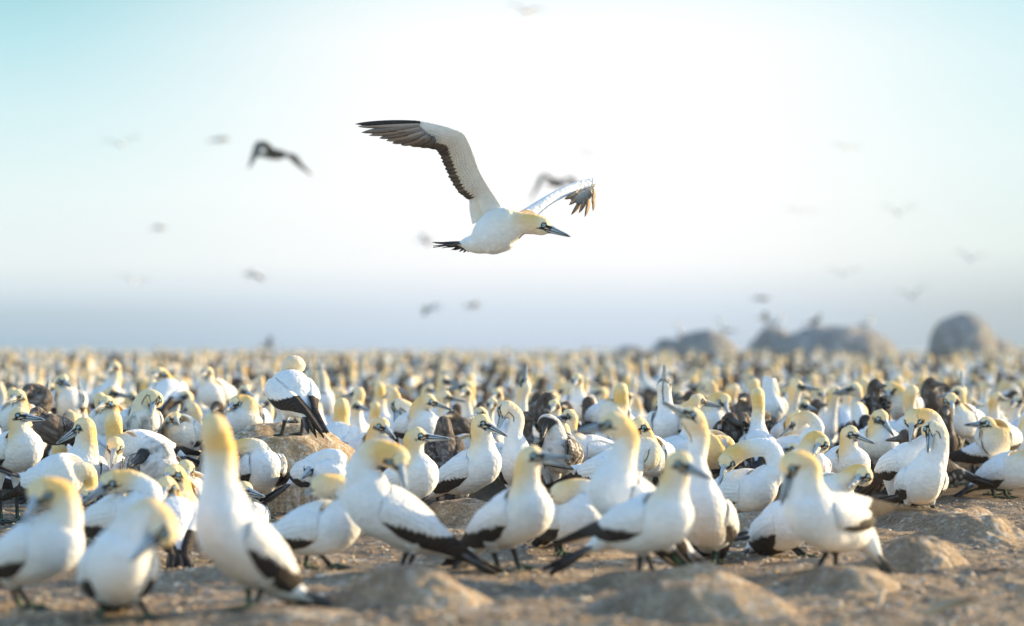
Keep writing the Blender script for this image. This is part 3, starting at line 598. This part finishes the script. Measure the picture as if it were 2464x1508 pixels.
mound('rock_dome', 'small pointed rock dome left of the wide flat one', 'x', 1862, 850, 84, 130, 104, 1.2, M_MF, sharp=.8, seed=17, cat='rock dome', group=GF, bell=False, amp=.07)
mound('rock_dome', 'rounded grey rock dome leftmost of the clear horizon rocks', 'x', 1695, 850, 80, 175, 98, 1.6, M_MF, sharp=.85, seed=18, cat='rock dome', group=GF, bell=False, amp=.06)
mound('rock_dome', 'low bumpy rock rising left of the rounded grey dome', 'x', 1608, 850, 80, 115, 76, 1.2, M_MF, sharp=.9, seed=19, cat='rock dome', group=GF, bell=False, amp=.07)

mound('rock_dome', 'faint low rock hump farthest left of the horizon rocks', 'x', 1515, 850, 82, 150, 52, 2.0, M_MF, bell=False, sharp=1.2, seed=20, cat='rock dome', group=GF, amp=.09)
# ------------------------------------------------------------------ build the told-apart birds
GA = 'gannets of the breeding colony'
def place_head(b, s):
    Y = b['Y']; Cd = b['Cw'][1]-Y
    nk = [W(p[0], p[1], Y, p[2] if len(p) > 2 else Cd*(1-.15*i)) for i, p in enumerate(b['neck'])]
    hd = W(b['head'][0], b['head'][1], Y, b['head'][2] if len(b['head']) > 2 else Cd)
    D = hd[1]; bt = W(b['bill'][0], b['bill'][1], D)
    p = np.linalg.norm(bt-hd); need = .165*s
    if p < need: bt = bt+np.array([0, b['bs']*sqrt(need*need-p*p), 0])
    return nk, hd, bt
occupied = []
for i, b in enumerate(B):
    k = dict(b['k']); k.pop('mound', None); s = k.pop('s', 1.12); nk, hd, bt = place_head(b, s)
    if 'tail' in k:
        t3 = k['tail']; k['tail'] = W(t3[0], t3[1], b['Rw'][1], t3[2] if len(t3) > 2 else 0)
    gx = b['gx']; ft = b.get('fw')
    if ft is None:
        gz0 = ground_z([gx[0]], [gx[1]])[0]; ax = b['Cw']-b['Rw']; hv = nrm(np.array([ax[0], ax[1], 0])+1e-6); sv = np.array([-hv[1], hv[0], 0])
        ft = [np.array([gx[0], gx[1], gz0])+sv*.05*q_ for q_ in (1, -1)]
    acc = Acc(); kind = k.pop('kind', 'adult')
    q = 1.0 if b['Y'] < 15.7 else .7
    if kind in ('dark', 'brown'): k.setdefault('girth', .80)
    bird(acc, b['Rw'], b['Cw'], nk, hd, bt, feet=ft, s=s, kind=kind, q=q, seed=i*1.7, **k)
    v, f, c = acc.arrays(); org = np.array([gx[0], gx[1], min(ft[0][2], ft[1][2])]); v = v-org
    name = {'adult': 'gannet', 'moult': 'gannet', 'chick': 'young_gannet', 'dark': 'young_gannet', 'brown': 'young_gannet'}[kind]
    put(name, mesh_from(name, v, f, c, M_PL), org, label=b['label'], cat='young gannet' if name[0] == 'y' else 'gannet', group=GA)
    occupied.append((gx[0], gx[1]))

# ------------------------------------------------------------------ the crowd behind
def V3(x, z, y=0): return np.array([x, y, z])
SHORT = ['with upright neck', 'with short curved neck', 'glancing sideways', 'preening its back', 'tucking bill to breast', 'sitting low', 'asleep with hidden face', 'skypointing', 'bowing forward', 'dark and upright', 'dark and crouching', 'mottled brown, head turned']
POSES = {
 'alert with its neck straight up': (V3(-.17,.26), V3(.13,.34), [V3(.18,.46), V3(.19,.56)], V3(.20,.64), V3(.36,.62), 'adult', {}),
 'relaxed with its neck in a short curve': (V3(-.18,.26), V3(.14,.33), [V3(.21,.43)], V3(.20,.53), V3(.36,.50), 'adult', {}),
 'looking sideways with raised head': (V3(-.16,.25), V3(.13,.34), [V3(.18,.45), V3(.18,.53)], V3(.19,.60), V3(.25,.57,.15), 'adult', {}),
 'preening its back with head turned round': (V3(-.18,.27), V3(.13,.33), [V3(.22,.44), V3(.15,.52)], V3(.05,.50,.03), V3(-.07,.41,.06), 'adult', {}),
 'with its bill tucked down to its breast': (V3(-.17,.25), V3(.12,.34), [V3(.17,.46), V3(.22,.53)], V3(.28,.47), V3(.24,.33), 'adult', {}),
 'sitting low on its nest': (V3(-.18,.13), V3(.14,.17), [V3(.21,.27)], V3(.20,.37), V3(.35,.34), 'adult', dict(legs=False)),
 'sitting and asleep with hidden face': (V3(-.18,.14), V3(.14,.18), [V3(.20,.28), V3(.12,.33)], V3(.02,.30,.04), V3(-.10,.24,.07), 'adult', dict(legs=False)),
 'skypointing with its bill straight up': (V3(-.15,.25), V3(.11,.34), [V3(.16,.47), V3(.17,.58)], V3(.18,.66), V3(.20,.82), 'adult', {}),
 'bowing forward with lowered bill': (V3(-.18,.29), V3(.14,.30), [V3(.24,.37)], V3(.31,.37), V3(.40,.24), 'adult', {}),
 'dark and upright': (V3(-.17,.25), V3(.12,.33), [V3(.17,.44)], V3(.19,.54), V3(.35,.52), 'dark', {}),
 'dark and crouching': (V3(-.18,.15), V3(.13,.19), [V3(.20,.29)], V3(.21,.36), V3(.36,.35), 'dark', dict(legs=False)),
 'mottled brown with its head turned away': (V3(-.17,.22), V3(.12,.31), [V3(.17,.42)], V3(.15,.50,.02), V3(.03,.47,.10), 'brown', {}),
}
protos = []
prn = np.random.default_rng(21)
for rep, nm in [(r_, n_) for r_ in range(2) for n_ in POSES]:
    (R, C, nk, hd, bl, kd, kk) = POSES[nm]
    jt = lambda p, a=.018: p+prn.uniform(-a, a, 3)*(1 if rep else .3)
    hd2 = jt(hd, .03); nk2 = [jt(p) for p in nk]; bl2 = bl+(hd2-hd)+prn.uniform(-.03, .03, 3)*rep
    acc = Acc(); bird(acc, jt(R), jt(C), nk2, hd2, bl2, feet=[V3(0, 0, .05), V3(0, 0, -.05)], s=1.03, kind=kd, q=.42, seed=len(protos)*2.3, yel=1.0 if not rep else .85, girth=.92 if not rep else .86, nk=.88, **kk)
    v, f, c = acc.arrays(); protos.append((nm, kd, mesh_from('colony_gannet', v, f, c, M_PL)))
for nm, (R, C, nk, hd, bl, kd, kk) in POSES.items():
    break
wts = np.array([.20, .11, .10, .08, .07, .08, .03, .03, .05, .12, .07, .06]); wts /= wts.sum()
def spots(y0, y1, step, jit, spread):
    o = []; y = y0
    while y < y1:
        st = step*(1+.004*y) if callable(step) is False else step(y)
        hw = y*.2118+spread; x = -hw+rng.uniform(0, st)
        while x < hw:
            o.append((x+rng.uniform(-jit, jit)*st, y+rng.uniform(-jit, jit)*st)); x += st
        y += st*.92
    return o
LX = lambda x: CX+FP*x
sp_ = [p for p in spots(15.6, 27.5, lambda y: .50+.004*y, .36, .25) if min((p[0]-a)**2+(p[1]-b)**2 for a, b in occupied) > .28**2]
# leave the boulder and its surroundings free
def in_boulder(x, y): return ((x-(668-CX)*15/FP)/.62)**2+((y-15)/.5)**2 < 1
sp_ = [p for p in sp_ if not in_boulder(*p) and not (p[1] < 17.2 and CX+FP*p[0]/p[1] > 2300) and not (p[1] < 16.6 and 430 < CX+FP*p[0]/p[1] < 620)]
nind = 300-len(B)-27
sp_.sort(key=lambda p: p[1]); ind, rest = sp_[:nind], sp_[nind:]
for (x, y) in ind:
    j = int(rng.choice(12, p=wts)); nm, kd, me = protos[j+12*int(rng.integers(0, 2))]; rz = rng.uniform(0, 2*pi); z = ground_z([x], [y])[0]
    az_ = x/y; px = az_*FP+CX
    reg = 'left third' if px < 820 else ('middle third' if px < 1640 else 'right third'); nm = SHORT[j]
    dep = 'nearer crowd' if y < 19.5 else ('middle crowd' if y < 23 else 'farther crowd')
    fx = math.cos(rz); face = 'facing right' if fx > .5 else ('facing left' if fx < -.5 else ('turned away' if math.sin(rz) > 0 else 'turned to the camera'))
    if kd == 'adult': lb = f'white gannet {nm}, {face}, {dep}, {reg}'
    else: lb = f'young gannet, {nm}, {face}, {dep}, {reg}'
    put('gannet' if kd == 'adult' else 'young_gannet', me, (x, y, z), rz, rng.uniform(.92, 1.10), label=lb, cat='gannet' if kd == 'adult' else 'young gannet', group=GA)
# everything farther: one mass of birds
far = rest+spots(27.6, 95, lambda y: .56+.006*y, .4, .5)
wf = wts*np.array([1]*9+[2.9, 2.9, 2.8]); wf /= wf.sum()
lo = []
for nm, (R, C, nk, hd, bl, kd, kk) in POSES.items():
    acc = Acc(); kk2 = dict(kk); kk2['legs'] = False
    bird(acc, R, C, nk, hd, bl, feet=None, s=1.0, kind=kd, q=.24, seed=len(lo), girth=.86, nk=.88, **kk2)
    v, f, c = acc.arrays(); lo.append((v, f, c))
big = Acc(); fz = ground_z([p[0] for p in far], [p[1] for p in far])
for (x, y), z in zip(far, fz):
    v, f, c = lo[int(rng.choice(len(lo), p=wf))]; a = rng.uniform(0, 2*pi); k = rng.uniform(.9, 1.12); ca, sa = cos(a)*k, sin(a)*k
    vv = np.stack([v[:, 0]*ca-v[:, 1]*sa+x, v[:, 0]*sa+v[:, 1]*ca+y, v[:, 2]*k+z], 1); big.add(vv, f, c)
v, f, c = big.arrays(); print('far birds', len(far), 'verts', len(v), 'individual crowd', len(ind), 'told apart', len(B))
put('gannet_crowd', mesh_from('gannet_crowd', v, f, c, M_PL), label='dense far mass of gannets reaching to the horizon', cat='bird crowd', kind='stuff')

for x, yt, D, j, rz, lb in [(1745, 797, 80, 0, 2.9, 'tiny gannet perched on the rounded grey rock dome'), (1960, 792, 82, 9, 0, 'tiny dark bird perched at the left of the wide rock dome'), (2085, 800, 82, 1, .4, 'tiny gannet perched right on the wide rock dome'), (1635, 812, 80, 0, 1.8, 'tiny white gannet perched on the low bumpy horizon rock'), (1870, 800, 84, 2, .2, 'tiny gannet perched on the small pointed horizon rock')]:
    p = W(x, yt, D); dg = bpy.context.evaluated_depsgraph_get(); hit = sc.ray_cast(dg, (p[0], p[1], 30), (0, 0, -1)); z = hit[1][2] if hit[0] else p[2]-.5
    put('gannet' if j != 9 else 'young_gannet', protos[j][2], (p[0], p[1], z-.01), rz, .85, label=lb, cat='gannet' if j != 9 else 'young gannet', group=GA)
# ------------------------------------------------------------------ flying birds
def wing(acc, Lp, Tp, cf, nspan=60, nch=22, thick=.010, camber=.10, up=None):
    Lp = hermite(np.asarray(Lp, float), 10); Tp = hermite(np.asarray(Tp, float), 10)
    u = np.linspace(0, 1, len(Lp)); su = np.linspace(0, 1, nspan)
    Lq = np.stack([np.interp(su, u, Lp[:, k]) for k in range(3)], 1); Tq = np.stack([np.interp(su, u, Tp[:, k]) for k in range(3)], 1)
    t = np.linspace(0, 1, nch)**1.2; ch = Tq-Lq; sv = nrm(np.gradient(Lq, axis=0)); nv = nrm(np.cross(sv, ch)); cl = np.linalg.norm(ch, axis=1)
    if up is not None and np.mean(nv@np.asarray(up, float)) < 0: nv = -nv
    prof = camber*4*t*(1-t)
    th = thick*(np.sqrt(np.clip(t, 0, 1))*(1-t)**.7*2.2+.10)
    mid = Lq[:, None]+ch[:, None]*t[None, :, None]+nv[:, None]*(cl[:, None]*prof)[..., None]
    Va = mid+nv[:, None]*th[None, :, None]; Vb = mid-nv[:, None]*th[None, :, None]
    n = nspan*nch; SU, TU = np.meshgrid(su, t, indexing='ij'); cu = cf(SU.ravel(), TU.ravel(), +1); cd = cf(SU.ravel(), TU.ravel(), -1)
    gf = grid_faces(nspan, nch)
    bd = np.concatenate([np.arange(nch-1), np.arange(nspan-1)*nch+nch-1, (nspan-1)*nch+np.arange(nch-1, 0, -1), np.arange(nspan-1, 0, -1)*nch]); b2 = np.roll(bd, -1)
    acc.add(np.vstack([Va.reshape(-1, 3), Vb.reshape(-1, 3)]), [gf, (gf+n)[:, ::-1], np.stack([bd, b2, b2+n, bd+n], 1)], np.vstack([cu, cd]))
def zc(x, y): return 830.2+x*.25879, 264.7+y*.25879
FY = 13.8
acc = Acc()
def P(x, y, d=0): a = zc(x, y); return W(a[0], a[1], FY, d)
R_, C_ = P(1240, 1236, .12), P(1510, 1085, -.03)
bird(acc, R_, C_, [P(1660, 1062, -.06)], P(1815, 1078, -.08), P(2056, 1166, -.11), feet=None, s=1.12, kind='adult', q=1.15, wings=False, tail=P(900, 1262, .3), fan=.42, seed=77, girth=1.0, twist=None, nk=1.0)
GREYF = np.array([.16, .135, .12]); GREYD = np.array([.085, .070, .064])
Ls = [(1450,900,.0),(1395,815,-.03),(1335,722,-.06),(1288,645,-.09),(1243,560,-.12),(1198,432,-.17),(1150,312,-.22),(1098,225,-.25),(1000,180,-.26),(850,138,-.26),(680,106,-.25),(480,98,-.24)]
Ts = [(1185,1065,.10),(1158,930,.08),(1150,835,.06),(1068,775,.04),(990,655,.0),(935,530,-.05),(892,425,-.10),(858,370,-.14),(752,347,-.16),(640,332,-.16),(520,318,-.16),(420,240,-.18)]
rn = np.random.default_rng(5)
def under(u, t, side):
    n = len(u); i = u*11
    tb = np.interp(i, [0, 2.0, 2.4, 4, 6, 7, 8, 9, 10, 11], [1.4, 1.4, .70, .66, .64, .58, .62, .60, .42, .10])
    sca = .05*np.abs(np.sin(u*pi*46))*(i > 2)
    dk = sst(-.012, .012, t-tb-sca)
    fe = .5+.5*np.sin(u*pi*92+t*3)
    wc = mix(np.tile([.76, .74, .70], (n, 1)), np.tile([.70, .60, .44], (n, 1)), .5*np.exp(-((t-.62)/.12)**2)*(i < 7)); wc = mix(wc, np.tile([.42, .41, .40], (n, 1)), (.20*sst(.3, .5, t)*(.5+.5*np.sin(u*pi*92+t*14))*(i > 2)))
    fc_ = mix(np.tile(GREYF*1.15, (n, 1)), np.tile(GREYD, (n, 1)), fe*.8)
    rw = t*11+.35*np.sin(u*40); rc = np.mod(u*62+.5*(np.floor(rw) % 2), 1)-.5; sw = np.mod(rw+.5*(1-4*rc**2), 1)
    wc = mix(wc, np.tile([.40, .385, .37], (n, 1)), (1-sst(.05, .5, sw))*sst(.12, .3, t)*.75*sst(1.2, 2.4, i))
    if side > 0: return mix(np.tile(WHITE, (n, 1)), np.tile(BLACK, (n, 1)), dk)
    return mix(wc, fc_, dk)
def serr(pts, frac, n=60):
    return pts
camdir = np.array([0, -1.0, 0])
def und_nl(u, t, side): return under(u, t, -1)
wing(acc, [P(*p) for p in Ls], [P(*p) for p in Ts], und_nl, nspan=240, nch=60, thick=.012, camber=.05, up=camdir)
# trailing flight feathers, each a blade
Lp = hermite([P(*p) for p in Ls], 12); Tp = hermite([P(*p) for p in Ts], 12); m_ = len(Lp)
for fr in np.linspace(.20, .90, 27):
    i = int(fr*(m_-1)); a = Lp[i]*.36+Tp[i]*.64; e = Tp[i]+(Tp[i]-Lp[i])*.045*rn.uniform(.6, 1.4)
    sweep = (Tp[min(m_-1, i+5)]-Tp[i])*.25; blade(acc, a+camdir*.022, e+sweep+camdir*(.008+.002*(int(fr*100) % 2)), .019, camdir, mix(GREYD, GREYF, rn.uniform(.3, 1)), GREYD, n=8, thick=.0012, shape=.45)
for (a0, a1, wd_, cc) in [((700,118),(92,134),.012,BLACK*1.6),((690,135),(120,158),.013,GREYF*2.6),((690,150),(152,213),.014,GREYF*1.5),((700,170),(222,240),.013,GREYF*2.2),((715,185),(318,266),.015,GREYF*1.4),((735,205),(385,289),.016,GREYF*2.4),((750,220),(440,313),.017,GREYF*1.2),((770,240),(520,328),.018,GREYF*1.8),((800,255),(600,331),.022,GREYF),((840,270),(690,343),.021,GREYF*.8)]:
    blade(acc, P(*a0, -.26), P(*a1, -.22), wd_*1.35, camdir, cc, mix(cc, GREYD, .35), n=14, thick=.0015, bend=.03, shape=.5)
# the far wing, upper side in shade, hand drooping
def upperw(u, t, side): return mix(np.tile([.80, .80, .80], (len(u), 1)), np.tile(BLACK*2, (len(u), 1)), sst(.86, .95, t)*(u > .55)*.0)
wing(acc, [P(1615,965,.03), P(1850,824,.18), P(2000,744,.30), P(2150,692,.42), P(2292,664,.50)], [P(1790,985,.02), P(1905,888,.12), P(2052,806,.24), P(2185,745,.34), P(2305,704,.42)], upperw, nspan=60, nch=18, thick=.020, camber=.10, up=(-.3, -.3, 1))
def gryw(u, t, side): return mix(np.tile([.42, .37, .30], (len(u), 1)), np.tile([.16, .13, .10], (len(u), 1)), sst(.45, 1, t)*.8)
wing(acc, [P(2070,800,.30), P(2180,750,.38), P(2290,704,.46), P(2332,690,.50)], [P(2110,850,.22), P(2180,880,.24), P(2262,850,.28), P(2308,750,.38)], gryw, nspan=24, nch=10, thick=.008, camber=.06, up=camdir)
for (a0, a1) in [((2170,760),(2040,832)),((2190,770),(2082,886)),((2225,775),(2102,978)),((2245,775),(2172,962)),((2262,765),(2228,998)),((2285,755),(2304,942)),((2308,722),(2292,862))]:
    blade(acc, P(*a0, .36), P(*a1, .18), .0165, (.6, -1, 0), np.array([.60, .44, .27]), np.array([.16, .10, .07]), n=10, thick=.0015, bend=.06, shape=.5)  # tan feather bases paint in the golden sunlight on this wing tip
for (a1, d_) in [((835,1243),.3),((868,1268),.3),((930,1282),.3),((985,1305),.28),((1012,1308),.26),((1060,1322),.24),((1100,1332),.2),((1140,1328),.18)]:
    blade(acc, P(1175, 1235, .17), P(*a1, d_), .011, (.1, -1, .3), mix(BLACK*2, np.array([.45, .42, .38]), rn.uniform(.1, .6)), BLACK*1.5, n=8, thick=.0015)
v, f, c = acc.arrays(); org = (R_+C_)/2
put('flying_gannet', mesh_from('flying_gannet', v-org, f, c, M_PL), org, label='large sharp gannet flying right above the colony, one wing swept high to the left', cat='flying gannet', group='gannets in flight')

def flyer(px, py, D, label, yaw, pitch, roll, up1, up2, hand=-.2, kind='adult', s=1.1, hand2=None):
    acc = Acc(); bird(acc, V3(-.16, 0), V3(.14, .02), [V3(.25, .02)], V3(.33, .02), V3(.49, .0), s=s, feet=None, wings=False, q=.42, girth=.8, kind=kind)
    for sg, u in ((1, up1), (-1, up2)):
        def pt(x, r, h=0): return np.array([x, sg*r*cos(u), r*sin(u)+h])
        cf = lambda uu, t, side: mix(np.tile(WHITE*.8, (len(uu), 1)), np.tile(BLACK*1.5, (len(uu), 1)), np.clip(sst(.40, .46, t)+sst(.55, .65, uu), 0, 1)*(1 if side > 0 else .9))
        hd_ = hand if sg > 0 or hand2 is None else hand2; h1 = lambda r: (r-.42)*math.tan(hd_)
        if kind == 'dark': cf = lambda uu, t, side: np.tile([.12, .118, .10], (len(uu), 1))  # flat dark wing colour stands in for a backlit silhouette
        wing(acc, [pt(.13, .04), pt(.16, .25), pt(.17, .44), pt(.10, .68, h1(.68)), pt(-.04, .95, h1(.95))], [pt(-.12, .04), pt(-.06, .25), pt(-.04, .44), pt(-.06, .66, h1(.66)), pt(-.07, .97, h1(.97))], cf, nspan=26, nch=9, thick=.012, camber=.05, up=(0, 0, 1))
    v, f, c = acc.arrays(); o = put('flying_gannet', mesh_from('flying_gannet', v, f, c, M_PL), W(px, py, D), label=label, cat='flying gannet', group='gannets in flight')
    o.rotation_euler = (roll, pitch, yaw)
flyer(668, 374, 43, 'dark blurred gannet, coloured as if backlit, flying left of the large one, wings arched', radians(148), 0, radians(4), .42, .16, -.95, kind='dark', hand2=-.62)
flyer(1345, 443, 56, 'dark blurred gannet, coloured as if backlit, with arched wings partly behind the far wing of the large one', radians(130), 0, radians(5), .35, .45, -1.0, kind='dark')
fl = [(615,662,78,'faint gannet low in the left sky with level wings',200,.1,.2),(525,337,85,'faint gannet left of the dark blurred one, nearly lost in the glare',30,.1,.2),(293,350,95,'small faint bird high at the far left of the sky',100,.6,.5),
      (1265,28,85,'faint gannet at the top edge of the sky',60,.5,.3),(1040,742,80,'faint gannet just above the horizon left of centre, wings down',160,-.2,.4),(1135,738,95,'faint gannet just above the horizon right beside the wings down one',20,.3,.3),
      (322,677,110,'tiny faint bird low in the sky at left',80,.4,.4),(2196,716,95,'small grey bird above the gap between the right horizon rocks',95,.7,.7),(2030,662,100,'tiny faint bird above the wide horizon rock',85,.6,.5),
      (2335,625,105,'tiny faint bird high above the bell shaped horizon rock',95,.6,.6),(2163,515,95,'small faint greenish bird in the right sky',85,.7,.6),(1412,372,110,'tiny faint bird above the far wing of the large gannet',90,.5,.5),
      (1830,720,90,'faint gannet with spread wings above the left horizon rocks',10,.2,.2),(1845,768,95,'faint gannet just over the pointed horizon rock',170,.3,.2),(1020,578,100,'faint gannet behind the tail of the large one',15,.3,.1),
      (380,550,110,'almost invisible gannet in the left sky below the high small one',20,.2,.3),(2035,355,120,'almost invisible bird alone in the right sky',60,.3,.3),(650,836,78,'gannet landing over the colony edge behind the boulder bird',185,.5,.5),(1925,510,115,'almost invisible bird left of the small greenish one',80,.3,.3)]
for (x, y, D, lb, yw, a, b_) in fl: flyer(x, y, D*1.12, lb, radians(yw), 0, radians(rn.uniform(-15, 15)), a, b_, -.35)

# ------------------------------------------------------------------ litter on the ground
def scatter(n, y0, y1, seed):
    r = np.random.default_rng(seed); y = y0+(y1-y0)*r.random(n)**1.2; x = (r.random(n)*2-1)*(y*.225); return r, x, y
r, x, y = scatter(15000, 8.0, 15.5, 3); z = ground_z(x, y); ico = np.array([[1,0,0],[-1,0,0],[0,1,0],[0,-1,0],[0,0,1],[0,0,-1]], float); icf = np.array([[0,2,4],[2,1,4],[1,3,4],[3,0,4],[2,0,5],[1,2,5],[3,1,5],[0,3,5]])
rad = .0038+.013*r.random(len(x))**3; rad[r.random(len(x)) > .985] *= 1.8; ang = r.random(len(x))*6.28
jj = 1+(r.random((len(x), 6))-.5)*.6; Vv = ico[None]*jj[..., None]*rad[:, None, None]*np.array([1.3, .9, .6])
ca, sa = np.cos(ang)[:, None], np.sin(ang)[:, None]; Vx = Vv[..., 0]*ca-Vv[..., 1]*sa+x[:, None]; Vy = Vv[..., 0]*sa+Vv[..., 1]*ca+y[:, None]; Vz = Vv[..., 2]+z[:, None]+rad[:, None]*.2
VV = np.stack([Vx, Vy, Vz], -1).reshape(-1, 3); FF = (icf[None]+np.arange(len(x))[:, None, None]*6).reshape(-1, 3)
pal = np.array([[.50, .40, .28], [.38, .27, .17], [.22, .16, .11], [.58, .50, .40], [.45, .32, .19]]); cc = np.repeat(pal[r.integers(0, 5, len(x))]*(.8+.4*r.random((len(x), 1))), 6, 0)
put('gravel', mesh_from('gravel', VV, [FF], np.hstack([cc, np.ones((len(cc), 1))]), M_ST, smooth=False), label='small pebbles and crumbs of dried soil scattered between the birds', cat='gravel', kind='stuff')
r, x, y = scatter(900, 8.2, 15.0, 8); z = ground_z(x, y); acc = Acc()
for i in range(len(x)):
    a = r.uniform(0, 6.28); ln_ = r.uniform(.03, .11); p = np.array([x[i], y[i], z[i]+.005]); d = np.array([cos(a), sin(a), r.uniform(-.05, .12)])*ln_
    c0 = np.array([[.42, .30, .16], [.25, .17, .10], [.50, .42, .30]][r.integers(0, 3)]); tube(acc, [p, p+d*.5+np.array([0, 0, r.uniform(0, .012)]), p+d], [.0016, .0018, .001], 4, 2, c0)
v, f, c = acc.arrays(); put('dry_straw', mesh_from('dry_straw', v, f, c, M_ST), label='bits of dry straw and feather quills lying on the soil', cat='straw', kind='stuff')
def fallen(px, py, ang, ln_, label, c0, c1, tilt=.15, wd=.022):
    Y = FP/(py-YH); p = W(px, py, Y); p[2] = ground_z([p[0]], [p[1]])[0]+.01; acc = Acc(); d = np.array([cos(ang), sin(ang), tilt])*ln_
    blade(acc, -d/2, d/2, wd, (0, -.7, 1), c0, c1, n=14, thick=.0012, bend=.08, shape=.6); tube(acc, [-d*.62, -d*.3, d*.4], [.0018, .0022, .001], 6, 4, np.array([.6, .55, .45]))
    v, f, c = acc.arrays(); p[2] += ln_*tilt*.6; put('feather', mesh_from('feather', v, f, c, M_PL), p, label=label, cat='feather')
fallen(2292, 1484, .2, .23, 'curled brown and cream feather lying at the bottom right', np.array([.55, .42, .26]), np.array([.14, .09, .06]), tilt=.28, wd=.030)
fallen(1880, 1372, .1, .20, 'thin dark feather lying left of the walking gannet feet', np.array([.12, .08, .06]), np.array([.2, .14, .1]), tilt=.02, wd=.008)
fallen(2120, 1466, 1.2, .10, 'small upright cream feather stuck in the soil below the walking gannet', np.array([.6, .5, .38]), np.array([.4, .3, .2]), tilt=.8, wd=.012)
# ------------------------------------------------------------------ haze
def haze(den):
    x0, x1, y0, y1, z0, z1 = -300, 300, -6, 160, -8, 9
    v = np.array([[x0,y0,z0],[x1,y0,z0],[x1,y1,z0],[x0,y1,z0],[x0,y0,z1],[x1,y0,z1],[x1,y1,z1],[x0,y1,z1]], float)
    m = bpy.data.materials.new('haze'); m.use_nodes = True; t = m.node_tree; t.nodes.clear()
    o = t.nodes.new('ShaderNodeOutputMaterial'); p = t.nodes.new('ShaderNodeVolumePrincipled'); p.inputs['Color'].default_value = (.86, .92, .97, 1); p.inputs['Density'].default_value = den
    p.inputs['Anisotropy'].default_value = .3
    t.links.new(p.outputs[0], o.inputs['Volume'])
    put('haze', mesh_from('haze', v, [np.array([[0,3,2,1],[4,5,6,7],[0,1,5,4],[1,2,6,5],[2,3,7,6],[3,0,4,7]])], None, m, smooth=False), kind='stuff')
haze(.0004)
